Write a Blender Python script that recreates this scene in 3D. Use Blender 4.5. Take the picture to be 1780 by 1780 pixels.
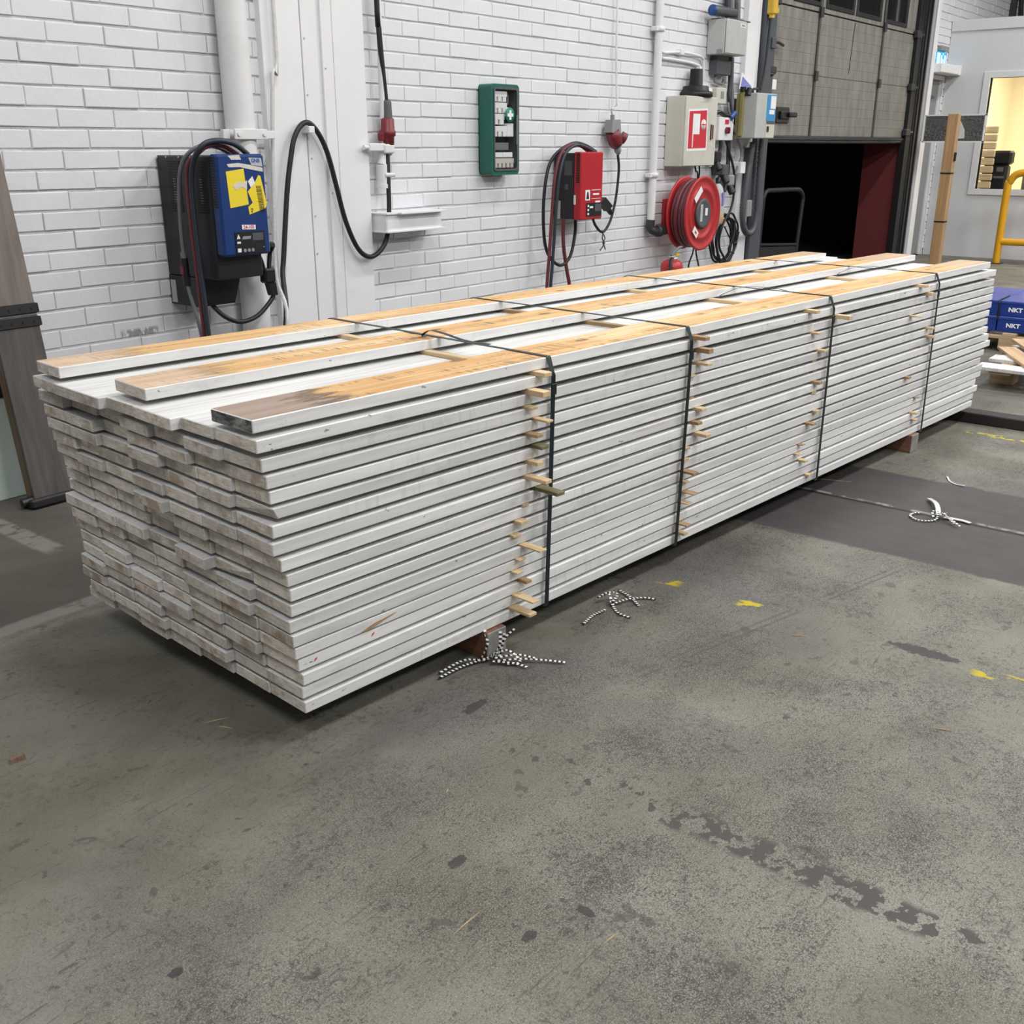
import bpy, math, random
from mathutils import Vector, Matrix
random.seed(7)
for o in list(bpy.data.objects): bpy.data.objects.remove(o, do_unlink=True)
SC = bpy.context.scene
COL = SC.collection
R = math.radians

# ------------------------------------------------------------------ camera
YAW, PITCH, ROLL = R(51.298), R(19.725), R(-0.0315)
fwd = Vector((math.sin(YAW)*math.cos(PITCH), math.cos(YAW)*math.cos(PITCH), -math.sin(PITCH)))
rgt = Vector((math.cos(YAW), -math.sin(YAW), 0)); upv = rgt.cross(fwd)
r2 = rgt*math.cos(ROLL)+upv*math.sin(ROLL); u2 = -rgt*math.sin(ROLL)+upv*math.cos(ROLL)
CAM = Vector((0, -5.0, 1.5222))
cd = bpy.data.cameras.new('camera'); cd.sensor_width = 36.0; cd.lens = 36.0*1777.3/1780.0
cd.clip_start = .05; cd.clip_end = 200
cam = bpy.data.objects.new('camera', cd); COL.objects.link(cam)
m3 = Matrix((r2, u2, -fwd)).transposed()
cam.matrix_world = Matrix.Translation(CAM) @ m3.to_4x4()
SC.camera = cam

# ------------------------------------------------------------------ world, lamps, exposure
w = bpy.data.worlds.new('night'); SC.world = w; w.use_nodes = True
w.node_tree.nodes['Background'].inputs[0].default_value = (.01, .012, .016, 1)
w.node_tree.nodes['Background'].inputs[1].default_value = .06
def strip_lamp(x, y, z, power, lx=1.6, ly=.28, col=(1, .99, .985)):
    l = bpy.data.lights.new('ceiling_lamp', 'AREA'); l.shape = 'RECTANGLE'; l.size = lx; l.size_y = ly
    l.energy = power; l.color = col
    o = bpy.data.objects.new('ceiling_lamp', l); COL.objects.link(o); o.location = (x, y, z)
LP = 150
for x in (-1.0, 3.0, 7.0, 11.0, 14.5):
    for y, k in ((-2.3, .7), (-5.6, 1.15), (-9.0, 1.2)):
        f = .6 if x < 0 else 1.0
        strip_lamp(x, y, 5.3, LP*k*f)
SC.view_settings.view_transform = 'Standard'; SC.view_settings.look = 'None'
SC.view_settings.gamma = 1.0; SC.view_settings.use_curve_mapping = False
SC.view_settings.exposure = -0.34

# ------------------------------------------------------------------ node / material helpers
class NT:
    def __init__(s, name):
        s.m = bpy.data.materials.new(name); s.m.use_nodes = True; s.t = s.m.node_tree
        s.b = s.t.nodes['Principled BSDF']; s.out = s.t.nodes['Material Output']
        s.tc = s.t.nodes.new('ShaderNodeTexCoord'); s.oi = None
    def n(s, typ, **kw):
        x = s.t.nodes.new(typ)
        for k, v in kw.items(): setattr(x, k, v)
        return x
    def set(s, inp, val):
        if val is None: return
        if hasattr(val, 'is_output') or isinstance(val, bpy.types.NodeSocket): s.t.links.new(val, inp)
        elif isinstance(val, (tuple, list)) and inp.type == 'RGBA': inp.default_value = tuple(val)+((1,) if len(val) == 3 else ())
        else: inp.default_value = val
    def obj(s): return s.tc.outputs['Object']
    def rnd(s):
        if not s.oi: s.oi = s.n('ShaderNodeObjectInfo')
        return s.oi.outputs['Random']
    def mapv(s, vec, scale=(1, 1, 1), rot=(0, 0, 0), loc=(0, 0, 0)):
        x = s.n('ShaderNodeMapping'); s.set(x.inputs['Vector'], vec); s.set(x.inputs['Scale'], scale)
        s.set(x.inputs['Rotation'], rot); s.set(x.inputs['Location'], loc); return x.outputs[0]
    def addv(s, a, b):
        x = s.n('ShaderNodeVectorMath', operation='ADD'); s.set(x.inputs[0], a); s.set(x.inputs[1], b); return x.outputs[0]
    def noise(s, vec, scale=5, detail=4, rough=.55, dist=0):
        x = s.n('ShaderNodeTexNoise'); s.set(x.inputs['Vector'], vec); s.set(x.inputs['Scale'], scale)
        s.set(x.inputs['Detail'], detail); s.set(x.inputs['Roughness'], rough); s.set(x.inputs['Distortion'], dist)
        return x.outputs['Fac']
    def vor(s, vec, scale=5, feature='F1'):
        x = s.n('ShaderNodeTexVoronoi', feature=feature); s.set(x.inputs['Vector'], vec); s.set(x.inputs['Scale'], scale); return x.outputs['Distance']
    def math(s, op, a, b=None, c=None, clamp=False):
        x = s.n('ShaderNodeMath', operation=op); x.use_clamp = clamp
        s.set(x.inputs[0], a); s.set(x.inputs[1], b)
        if c is not None: s.set(x.inputs[2], c)
        return x.outputs[0]
    def mul(s, *a):
        r = a[0]
        for q in a[1:]: r = s.math('MULTIPLY', r, q)
        return r
    def step(s, v, lo, hi):      # smooth 0..1 from lo to hi (hi may be < lo)
        x = s.n('ShaderNodeMapRange', interpolation_type='SMOOTHSTEP'); s.set(x.inputs[0], v)
        if lo < hi: s.set(x.inputs[1], lo); s.set(x.inputs[2], hi); s.set(x.inputs[3], 0.0); s.set(x.inputs[4], 1.0)
        else: s.set(x.inputs[1], hi); s.set(x.inputs[2], lo); s.set(x.inputs[3], 1.0); s.set(x.inputs[4], 0.0)
        return x.outputs[0]
    def band(s, v, lo, hi, e):
        return s.mul(s.step(v, lo-e, lo+e), s.step(v, hi+e, hi-e))
    def mix(s, fac, a, b, mode='MIX'):
        x = s.n('ShaderNodeMix', data_type='RGBA', blend_type=mode)
        s.set(x.inputs[0], fac); s.set(x.inputs[6], a); s.set(x.inputs[7], b); return x.outputs[2]
    def sep(s, vec):
        x = s.n('ShaderNodeSeparateXYZ'); s.set(x.inputs[0], vec); return x.outputs
    def bump(s, h, strength=.3, dist=.01):
        x = s.n('ShaderNodeBump'); s.set(x.inputs['Strength'], strength); s.set(x.inputs['Distance'], dist); s.set(x.inputs['Height'], h)
        s.set(s.b.inputs['Normal'], x.outputs[0])
    def col(s, c): s.set(s.b.inputs['Base Color'], c)
    def rough(s, r): s.set(s.b.inputs['Roughness'], r)

M = {}
def mk(name, c, rough=.55, metal=0.0, var=.12, scale=9, bump=0.0, bscale=60, dirt=0.0, coat=0.0):
    t = NT(name)
    n1 = t.noise(t.obj(), scale, 5, .6)
    lo = tuple(max(0, q*(1-var)) for q in c); hi = tuple(min(1, q*(1+var)) for q in c)
    cc = t.mix(n1, lo, hi)
    if dirt:
        d = t.step(t.noise(t.obj(), scale*.35, 6, .65), .5, .72)
        cc = t.mix(t.math('MULTIPLY', d, dirt), cc, (.09, .08, .07))
    t.col(cc); t.rough(rough); t.b.inputs['Metallic'].default_value = metal
    if bump: t.bump(t.noise(t.obj(), bscale, 4, .6), bump, .004)
    M[name] = t.m; return t.m

mk('black_plastic', (.009, .0095, .011), .42, 0, .2)
mk('black_rubber', (.009, .0095, .011), .5, 0, .15)
mk('rubber_blue_grey', (.018, .027, .038), .45, 0, .15)
mk('rubber_grey', (.16, .165, .18), .5, 0, .12)
mk('rubber_maroon', (.13, .022, .03), .5, 0, .2)
mk('charger_black', (.0135, .0135, .019), .42, .1, .15)
mk('charger_blue', (.005, .034, .155), .38, 0, .06)
mk('charger_red', (.42, .012, .022), .4, 0, .06)
mk('red_paint', (.42, .022, .028), .38, 0, .12, dirt=.15)
mk('red_plastic', (.17, .016, .024), .42, 0, .15)
mk('red_sign', (.56, .018, .04), .5, 0, .04)
mk('hose_rubber', (.12, .022, .030), .45, 0, .25, 20)
mk('green_plastic', (.008, .115, .085), .4, 0, .06)
mk('green_sign', (.0, .22, .12), .5, 0, .03)
mk('white_paper', (.78, .78, .78), .7, 0, .05)
mk('torn_paper', (.62, .60, .54), .8, 0, .25, 60)
mk('yellow_paper', (.80, .62, .03), .7, 0, .05)
mk('grey_label', (.45, .46, .45), .6, 0, .1, 40)
mk('ink_black', (.003, .003, .003), .6, 0, .0)
mk('ink_red', (.55, .03, .04), .6, 0, .0)
mk('ink_white', (.85, .85, .87), .6, 0, .0)
mk('ink_blue', (.03, .10, .42), .6, 0, .0)
mk('white_pipe', (.74, .74, .74), .42, 0, .05, 5, .15, 30, .12)
mk('white_steel', (.78, .78, .79), .45, 0, .04, 4, .1, 40, .08)
mk('cream_steel', (.57, .56, .49), .45, 0, .06, 6, 0, 0, .15)
mk('grey_steel', (.48, .50, .48), .45, .1, .06, 6, 0, 0, .12)
mk('grey_plastic', (.25, .26, .27), .5, 0, .1)
mk('dark_grey_plastic', (.075, .08, .09), .5, 0, .12)
mk('slate_steel', (.075, .085, .10), .5, .2, .1, 6, 0, 0, .2)
mk('beam_brown', (.022, .018, .018), .6, .2, .3, 20, .2, 60)
mk('stile_grey', (.075, .072, .066), .55, .2, .25, 14)
mk('track_black', (.016, .016, .018), .5, .3, .2, 12)
mk('trolley_steel', (.014, .015, .018), .5, .2, .1, 6)
mk('dark_steel', (.045, .046, .05), .5, .4, .25, 12, .2, 60, .2)
mk('bolt_steel', (.5, .5, .5), .35, .8, .1)
mk('strap_steel', (.018, .030, .032), .38, .5, .15, 20)
mk('strap_black', (.02, .02, .02), .45)
mk('strap_white', (.80, .80, .78), .5)
mk('plastic_wrap', (.62, .62, .60), .25, 0, .3, 50)
mk('blue_box', (.006, .034, .23), .42, 0, .08, 6)
mk('blue_box_lid', (.02, .05, .29), .36, 0, .08, 6)
mk('yellow_steel', (.72, .36, .012), .4, 0, .1, 8, 0, 0, .1)
mk('brass_yellow', (.62, .40, .04), .45, 0, .1)
mk('door_grey', (.25, .255, .26), .5, 0, .05)
mk('office_paint', (.60, .61, .62), .6, 0, .03, 3)
mk('office_trim', (.66, .67, .68), .5, 0, .03)
mk('cream_wall', (.84, .78, .64), .7, 0, .03)
mk('ceiling_paint', (.36, .36, .36), .8, 0, .03)
mk('hall_paint', (.34, .34, .34), .8, 0, .05)
mk('pale_teal', (.50, .59, .55), .5, 0, .04)
mk('asphalt', (.05, .05, .05), .9, 0, .2)
mk('reveal_red', (.15, .025, .028), .6, 0, .08, 4)
mk('frame_black', (.014, .014, .015), .45)
mk('seam_grey', (.30, .30, .31), .6, 0, .1)
mk('blue_plastic', (.015, .07, .25), .4, 0, .1)
mk('cyan_sticker', (.03, .25, .55), .5, 0, .2, 40)
mk('lilac_sticker', (.20, .22, .52), .5, 0, .1, 40)
mk('tape_yellow', (.30, .26, .10), .5, 0, .2)
mk('chair_grey', (.12, .125, .12), .8, 0, .1)

def wood(name, c0, c1, along=0, scale=1.0, grain=14.0, rough=.65, dark=.25, bump=.25):
    t = NT(name)
    sc = [grain*scale]*3; sc[along] = .9*scale
    off = t.n('ShaderNodeCombineXYZ'); t.set(off.inputs[0], t.math('MULTIPLY', t.rnd(), 37.0)); t.set(off.inputs[1], t.math('MULTIPLY', t.rnd(), 91.0)); t.set(off.inputs[2], t.math('MULTIPLY', t.rnd(), 53.0))
    v = t.mapv(t.addv(t.obj(), off.outputs[0]), tuple(sc))
    g = t.noise(v, 2.2, 6, .6, .6)
    c = t.mix(t.step(g, .3, .7), c0, c1)
    d = t.step(t.noise(v, 5, 4, .7), .56, .7)
    c = t.mix(t.math('MULTIPLY', d, dark), c, tuple(q*.35 for q in c0))
    t.col(c); t.rough(rough)
    if bump: t.bump(g, bump, .003)
    M[name] = t.m; return t.m
wood('raw_timber', (.34, .20, .09), (.48, .31, .15), 2)
wood('raw_timber_x', (.40, .27, .15), (.55, .40, .24), 0)
wood('sticker_pale', (.55, .40, .22), (.68, .52, .32), 1, 1.5)
wood('sticker_brown', (.32, .20, .10), (.42, .28, .15), 1, 1.5)
wood('sticker_olive', (.14, .125, .06), (.19, .17, .085), 1, 1.5)
wood('bearer_wood', (.16, .075, .045), (.24, .12, .07), 1, 1.0)
wood('bearer_end', (.20, .195, .18), (.28, .27, .25), 1, 1.0)
wood('collar_wood', (.062, .054, .050), (.10, .088, .082), 2, 1.0, 9)
wood('collar_wood_light', (.13, .105, .09), (.20, .165, .145), 2, 1.0, 9)
wood('collar_edge', (.12, .075, .045), (.20, .135, .085), 2, 1.0, 30)
wood('pallet_wood', (.40, .29, .17), (.52, .39, .25), 1, 1.0)
wood('office_slat', (.60, .45, .25), (.72, .57, .36), 1, 1.0)

# white-washed plank faces (grain runs along local x)
def plank_side():
    t = NT('whitewash')
    off = t.n('ShaderNodeCombineXYZ')
    for i, k in enumerate((41.0, 67.0, 29.0)): t.set(off.inputs[i], t.math('MULTIPLY', t.rnd(), k))
    p = t.addv(t.obj(), off.outputs[0])
    v = t.mapv(p, (1.2, 26, 26))
    g = t.noise(v, 2.0, 5, .6, .4)
    c = t.mix(t.step(g, .3, .72), (.65, .65, .64), (.77, .77, .76))
    blot = t.step(t.noise(t.mapv(p, (2.6, 11, 11)), 1.6, 6, .68), .52, .66)
    c = t.mix(t.math('MULTIPLY', blot, .32), c, (.40, .40, .415))
    streak = t.step(t.noise(t.mapv(p, (28, 2.5, 2.5)), 1.5, 3, .6), .54, .62)
    zone = t.step(t.noise(p, 1.3, 2, .5), .52, .62)
    c = t.mix(t.mul(streak, zone, .22), c, (.38, .39, .41))
    warm = t.step(t.noise(t.mapv(p, (1.1, 14, 14)), 2.3, 4, .6), .66, .74)
    c = t.mix(t.math('MULTIPLY', warm, .4), c, (.46, .36, .24))
    spot = t.step(t.noise(t.mapv(p, (9, 22, 22)), 2.2, 3, .6), .70, .73)
    c = t.mix(t.math('MULTIPLY', spot, .75), c, (.12, .11, .11))
    tone = t.math('ADD', t.math('MULTIPLY', t.rnd(), .24), .86)
    hs = t.n('ShaderNodeHueSaturation'); t.set(hs.inputs['Value'], tone); t.set(hs.inputs['Color'], c)
    t.col(hs.outputs[0]); t.rough(.6); t.bump(g, .18, .002); M['whitewash'] = t.m
plank_side()
def plank_top():
    t = NT('whitewash_top')
    v = t.mapv(t.obj(), (.8, 18, 18))
    g = t.noise(v, 2.0, 6, .65, .5)
    c = t.mix(t.step(g, .3, .66), (.50, .50, .485), (.71, .71, .70))
    y = t.step(t.noise(t.mapv(t.obj(), (.6, 9, 9)), 1.7, 5, .6), .52, .75)
    c = t.mix(t.math('MULTIPLY', y, .35), c, (.56, .53, .45))
    t.col(c); t.rough(.55); t.bump(g, .2, .002); M['whitewash_top'] = t.m
plank_top()
def plank_end():
    t = NT('plank_end')
    off = t.n('ShaderNodeCombineXYZ')
    for i, k in enumerate((13.0, 71.0, 43.0)): t.set(off.inputs[i], t.math('MULTIPLY', t.rnd(), k))
    p = t.addv(t.obj(), off.outputs[0])
    # diagonal growth-ring stripes and smudges
    q = t.mapv(p, (4, 14, 70), rot=(R(52), 0, 0))
    g = t.noise(q, 2.2, 5, .65, .6)
    c = t.mix(t.step(g, .3, .7), (.62, .555, .48), (.88, .83, .755))
    s = t.step(t.noise(p, 9, 6, .7), .46, .62)
    c = t.mix(t.math('MULTIPLY', s, .55), c, (.30, .24, .175))
    o = t.step(t.noise(p, 7.5, 3, .6), .60, .68)
    c = t.mix(t.math('MULTIPLY', o, .6), c, (.34, .20, .10))
    k = t.step(t.noise(p, 13, 5, .7), .60, .70)
    c = t.mix(t.math('MULTIPLY', k, .42), c, (.12, .11, .105))
    tone = t.math('ADD', t.math('MULTIPLY', t.rnd(), .3), .85)
    hs = t.n('ShaderNodeHueSaturation'); t.set(hs.inputs['Value'], tone); t.set(hs.inputs['Color'], c)
    t.col(hs.outputs[0]); t.rough(.8); t.bump(g, .35, .003); M['plank_end'] = t.m
plank_end()
def pine_top(name, endmix, e0, e1):
    t = NT(name)
    off = t.n('ShaderNodeCombineXYZ')
    for i, k in enumerate((17.0, 31.0, 0.0)): t.set(off.inputs[i], t.math('MULTIPLY', t.rnd(), k))
    p = t.addv(t.obj(), off.outputs[0])
    v = t.mapv(p, (.55, 13, 13))
    g = t.noise(v, 2.4, 6, .6, 1.2)
    c = t.mix(t.step(g, .28, .72), (.50, .275, .10), (.74, .50, .245))
    big = t.step(t.noise(t.mapv(p, (1.6, 3, 3)), 1.3, 4, .6), .42, .7)
    c = t.mix(t.math('MULTIPLY', big, .5), c, (.50, .27, .10))
    pale = t.step(t.noise(t.mapv(p, (1.1, 5, 5), loc=(3, 2, 0)), 1.5, 4, .6), .5, .7)
    c = t.mix(t.math('MULTIPLY', pale, .6), c, (.80, .63, .40))
    # cross-cut saw marks left in groups
    saw = t.step(t.noise(t.mapv(p, (70, 3, 3), rot=(0, 0, R(9))), 1.3, 2, .5), .52, .58)
    zone = t.step(t.noise(t.mapv(p, (3.2, 16, 16), loc=(9, 1, 0)), 1.1, 4, .6), .52, .60)
    line = t.step(t.noise(t.mapv(p, (.8, 30, 30)), 2.2, 4, .6, 1.0), .56, .62)
    c = t.mix(t.math('MULTIPLY', line, .35), c, (.36, .19, .07))
    c = t.mix(t.mul(saw, zone, .7), c, (.17, .105, .05))
    # knots
    kd = t.vor(t.mapv(p, (2.9, 7.5, 0)), 1.0)
    knot = t.step(kd, .12, .08); halo = t.step(kd, .26, .1)
    c = t.mix(t.math('MULTIPLY', halo, .35), c, (.46, .22, .07)); c = t.mix(t.math('MULTIPLY', knot, .85), c, (.19, .085, .035))
    # weathered ends
    x = t.sep(t.obj())[0]
    wob = t.math('ADD', x, t.math('MULTIPLY', t.math('SUBTRACT', t.noise(t.mapv(p, (3, 20, 20)), 1.5, 5, .7), .5), .55))
    en = t.step(wob, .26, .22); ed = t.mul(t.step(wob, .31, .26), t.step(wob, .17, .24))
    c = t.mix(t.math('MULTIPLY', en, endmix), c, t.mix(g, e0, e1))
    c = t.mix(t.math('MULTIPLY', ed, .9*endmix*endmix), c, (.07, .05, .035))
    far = t.step(wob, 4.36, 4.44)
    c = t.mix(t.math('MULTIPLY', far, .6), c, (.42, .32, .26))
    t.col(c); t.rough(.6); t.bump(g, .25, .003); M[name] = t.m
pine_top('pine_face', .92, (.21, .15, .12), (.38, .32, .28)); pine_top('pine_face_pale', .62, (.42, .31, .24), (.66, .55, .45))
def stained_end():
    t = NT('stained_end')
    q = t.mapv(t.obj(), (4, 7, 16), rot=(R(50), 0, 0))
    g = t.noise(q, 1.9, 6, .65, .4)
    c = t.mix(t.step(g, .40, .62), (.05, .058, .062), (.40, .40, .39)); t.col(c); t.rough(.7); M['stained_end'] = t.m
stained_end()

def brick_paint():
    t = NT('painted_brick')
    p = t.n('ShaderNodeNewGeometry').outputs['Position']
    n1 = t.noise(p, 2.2, 5, .6)
    c = t.mix(n1, (.685, .69, .715), (.76, .765, .79))
    g = t.step(t.noise(p, 1.1, 6, .7), .6, .8)
    c = t.mix(t.math('MULTIPLY', g, .25), c, (.50, .50, .50))
    pit = t.step(t.noise(p, 34, 3, .6), .76, .8)
    c = t.mix(t.math('MULTIPLY', pit, .6), c, (.30, .29, .28))
    x = t.sep(p)   # scuff where something rubbed the paint off
    sc = t.mul(t.band(x[0], 2.93, 3.15, .012), t.band(x[2], .555, .60, .01), t.step(t.noise(t.mapv(p, (1, 1, .4)), 55, 3, .6), .44, .52))
    c = t.mix(t.math('MULTIPLY', sc, .8), c, (.22, .21, .20))
    t.col(c); t.rough(.5)
    h = t.math('ADD', t.noise(p, 26, 5, .65), t.math('MULTIPLY', t.noise(p, 120, 3, .6), .35))
    t.bump(h, .35, .006); M['painted_brick'] = t.m
brick_paint()
def mortar_paint():
    t = NT('painted_mortar')
    p = t.n('ShaderNodeNewGeometry').outputs['Position']
    n1 = t.noise(p, 40, 5, .7)
    t.col(t.mix(n1, (.67, .675, .70), (.76, .765, .79))); t.rough(.6)
    t.bump(t.noise(p, 70, 5, .7), .8, .01); M['painted_mortar'] = t.m
mortar_paint()

def floor_mat():
    t = NT('worn_concrete')
    p = t.n('ShaderNodeNewGeometry').outputs['Position']
    X, Y, Z = t.sep(p)
    n1 = t.noise(p, 1.3, 7, .62, .4)
    c = t.mix(t.step(n1, .3, .72), (.118, .112, .086), (.215, .208, .174))
    pur = t.step(t.noise(p, .75, 5, .6, .6), .47, .68)
    c = t.mix(t.math('MULTIPLY', pur, .75), c, (.108, .100, .099))
    pale = t.step(t.noise(t.addv(p, (5, 9, 0)), 1.0, 6, .6), .55, .75)
    c = t.mix(t.math('MULTIPLY', pale, .5), c, (.25, .244, .212))
    # mottled wear speckle, strongest in the open aisle
    area = t.math('MULTIPLY', t.step(t.math('ADD', Y, t.math('MULTIPLY', X, -.25)), -3.0, -4.3), t.step(t.noise(p, 1.5, 5, .65), .27, .56))
    dens = t.math('MULTIPLY', t.math('SUBTRACT', t.noise(t.addv(p, (4, 1, 0)), 3.2, 4, .6), .5), .35)
    sp = t.step(t.math('ADD', t.noise(p, 150, 4, .75, 1.6), dens), .49, .56)
    sp2 = t.step(t.math('ADD', t.noise(t.addv(p, (2, 2, 0)), 48, 5, .72, .8), dens), .55, .63)
    c = t.mix(t.mul(sp, t.math('ADD', t.math('MULTIPLY', area, .7), .14)), c, (.040, .037, .033))
    c = t.mix(t.mul(sp2, t.math('ADD', t.math('MULTIPLY', area, .45), .33)), c, (.045, .042, .038))
    grit = t.step(t.noise(p, 260, 3, .65), .53, .62)
    c = t.mix(t.mul(grit, t.math('ADD', t.math('MULTIPLY', area, .38), .08)), c, (.40, .39, .35))
    # dark blots
    bl = t.step(t.noise(p, 7.5, 5, .62, .3), .635, .66)
    c = t.mix(t.math('MULTIPLY', bl, .55), c, (.055, .05, .05))
    bl2 = t.step(t.noise(t.addv(p, (3, 7, 0)), 19, 4, .6), .665, .685)
    c = t.mix(t.math('MULTIPLY', bl2, .6), c, (.05, .046, .044))
    # scratches in two directions
    for ang, s, off in ((R(15), .60, (1, 2, 0)), (R(-38), .61, (7, 3, 0)), (R(68), .62, (2, 8, 0))):
        v = t.mapv(t.addv(p, off), (3.5, 42, 1), rot=(0, 0, ang))
        scr = t.mul(t.step(t.noise(v, 2.0, 5, .65), s, s+.03), t.step(t.noise(t.addv(p, off), 2.4, 3, .6), .48, .62))
        c = t.mix(t.math('MULTIPLY', scr, .6), c, (.06, .055, .046))
    # strip of peeled coating along x = 1.87
    edge = t.math('MULTIPLY', t.math('SUBTRACT', t.noise(p, 9, 4, .6), .5), .06)
    xs = t.math('ADD', X, edge)
    dens = t.math('SUBTRACT', t.math('MULTIPLY', t.band(Y, -4.66, -3.95, .16), 1.7), .75)
    th = t.math('SUBTRACT', t.noise(p, 24, 6, .62), t.math('MULTIPLY', dens, .07))
    peel = t.mul(t.band(xs, 1.825, 1.915, .012), t.step(th, .452, .44), t.band(Y, -4.95, -3.42, .05))
    c = t.mix(peel, c, (.068, .062, .058))
    # single oil spots and scuffs
    for bx, by, rx, ry in ((1.41, -3.71, .026, .016), (1.33, -3.98, .02, .012), (1.46, -4.03, .012, .022), (3.10, -4.2, .03, .12), (1.38, -4.55, .02, .02), (1.62, -4.78, .024, .018), (1.95, -3.30, .05, .02), (2.05, -4.95, .02, .03), (.82, -3.5, .016, .012)):
        dx = t.math('DIVIDE', t.math('SUBTRACT', X, bx), rx); dy = t.math('DIVIDE', t.math('SUBTRACT', Y, by), ry)
        rd = t.math('ADD', t.math('ADD', t.mul(dx, dx), t.mul(dy, dy)), t.math('MULTIPLY', t.math('SUBTRACT', t.noise(p, 55, 3, .6), .5), 2.6))
        c = t.mix(t.math('MULTIPLY', t.step(rd, 1.1, .8), .85), c, (.042, .040, .041))
    # dark resin band with centre joint
    e2 = t.math('MULTIPLY', t.math('SUBTRACT', t.noise(p, 8, 6, .7), .5), .10)
    xb = t.math('ADD', X, e2)
    band = t.mul(t.band(xb, 3.85, 4.93, .012), t.step(Y, -.2, -.6))
    dk = t.mix(t.noise(t.mapv(p, (5, 1.5, 1)), 3, 5, .65), (.042, .038, .039), (.08, .074, .073))
    c = t.mix(t.math('MULTIPLY', band, .95), c, dk)
    xj = t.math('ADD', X, t.math('MULTIPLY', t.math('SUBTRACT', t.noise(p, 14, 3, .6), .5), .012))
    jl = t.mul(t.band(xj, 4.425, 4.45, .006), t.step(t.noise(p, 7, 4, .6), .45, .55))
    c = t.mix(t.math('MULTIPLY', jl, .7), c, (.30, .29, .26))
    c = t.mix(t.band(xj, 4.398, 4.42, .004), c, (.02, .019, .018))
    # remains of a yellow line along x = 3.08
    yn = t.noise(t.mapv(p, (1.6, .55, 1)), 9, 4, .6)
    ym = t.mul(t.band(xs, 3.05, 3.11, .008), t.step(yn, .53, .56))
    sel = t.math('ADD', t.math('ADD', t.band(Y, -3.32, -3.1, .02), t.band(Y, -3.66, -3.56, .02)), t.band(Y, -4.9, -4.36, .02), clamp=True)
    c = t.mix(t.mul(ym, sel), c, (.42, .33, .02))
    ym2 = t.mul(t.band(xs, 5.93, 6.0, .008), t.step(t.noise(p, 24, 3, .6), .5, .56), t.band(Y, -3.85, -3.5, .02))
    c = t.mix(ym2, c, (.42, .36, .04))
    # twin tyre marks
    a = t.math('ADD', t.math('MULTIPLY', X, .243), t.math('MULTIPLY', Y, .970))
    a = t.math('ADD', a, 2.877)
    brk = t.step(t.noise(p, 6, 4, .6), .38, .5)
    tm = t.math('ADD', t.band(a, -.016, -.008, .005), t.band(a, .012, .02, .005))
    c = t.mix(t.mul(tm, t.band(X, 2.4, 3.75, .1), brk, .7), c, (.075, .055, .05))
    # darker grimy corner by the wall with pale old line marks
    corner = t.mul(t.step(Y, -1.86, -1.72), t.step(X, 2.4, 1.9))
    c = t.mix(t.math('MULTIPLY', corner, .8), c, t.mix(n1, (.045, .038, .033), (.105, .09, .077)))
    l1 = t.mul(t.band(t.math('ADD', Y, t.math('MULTIPLY', e2, .3)), -1.80, -1.72, .012), t.step(X, 1.74, 1.66), t.step(t.noise(p, 11, 4, .6), .33, .5))
    l2 = t.mul(t.band(t.math('ADD', X, t.math('MULTIPLY', e2, .3)), 1.775, 1.865, .012), t.band(Y, -1.2, -.3, .05), t.step(t.noise(p, 11, 4, .6), .36, .5))
    c = t.mix(t.math('MULTIPLY', t.math('MAXIMUM', l1, l2), .7), c, (.23, .225, .20))
    t.col(c)
    rr = t.math('ADD', t.math('MULTIPLY', t.noise(p, 5, 5, .6), .25), .45); t.rough(rr)
    t.set(t.b.inputs['Specular IOR Level'], .2)
    h = t.math('ADD', t.noise(p, 60, 5, .7), t.math('MULTIPLY', peel, -1.2))
    t.bump(h, .22, .004); M['worn_concrete'] = t.m
floor_mat()

def door_mat():
    t = NT('door_panel_paint')
    p = t.n('ShaderNodeNewGeometry').outputs['Position']
    n = t.noise(t.mapv(p, (4, 1, 1)), 2.2, 6, .65)
    c = t.mix(t.step(n, .3, .7), (.150, .141, .124), (.245, .235, .212))
    st = t.step(t.noise(t.mapv(p, (22, 1, 1.0)), 1.5, 4, .6), .5, .75)
    c = t.mix(t.math('MULTIPLY', st, .35), c, (.34, .335, .31))
    d = t.step(t.noise(t.mapv(p, (2, 1, 3)), 2.0, 6, .7), .58, .78)
    c = t.mix(t.math('MULTIPLY', d, .5), c, (.10, .095, .085))
    t.col(c); t.rough(.55); t.bump(t.noise(p, 50, 3, .6), .15, .004); M['door_panel_paint'] = t.m
door_mat()

def glass(name, gloss=.08, tint=(1, 1, 1), rough=.02):
    m = bpy.data.materials.new(name); m.use_nodes = True; nt = m.node_tree
    nt.nodes.remove(nt.nodes['Principled BSDF'])
    a = nt.nodes.new('ShaderNodeBsdfTransparent'); a.inputs[0].default_value = tint+(1,)
    g = nt.nodes.new('ShaderNodeBsdfGlossy'); g.inputs['Roughness'].default_value = rough
    mx = nt.nodes.new('ShaderNodeMixShader'); mx.inputs[0].default_value = gloss
    nt.links.new(a.outputs[0], mx.inputs[1]); nt.links.new(g.outputs[0], mx.inputs[2])
    nt.links.new(mx.outputs[0], nt.nodes['Material Output'].inputs[0]); M[name] = m
glass('clear_cover', .07); glass('door_glass', .4, (.25, .25, .25), .08); glass('office_glass', .05)
def emit(name, c, s):
    t = NT(name); t.col((0, 0, 0)); t.set(t.b.inputs['Emission Color'], c); t.b.inputs['Emission Strength'].default_value = s; M[name] = t.m
emit('exit_cyan', (.04, .55, .95), 1.1); emit('exit_white', (.75, 1.0, 1.0), 1.3); emit('led_blue', (.1, .2, 1), 1.0)

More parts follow.
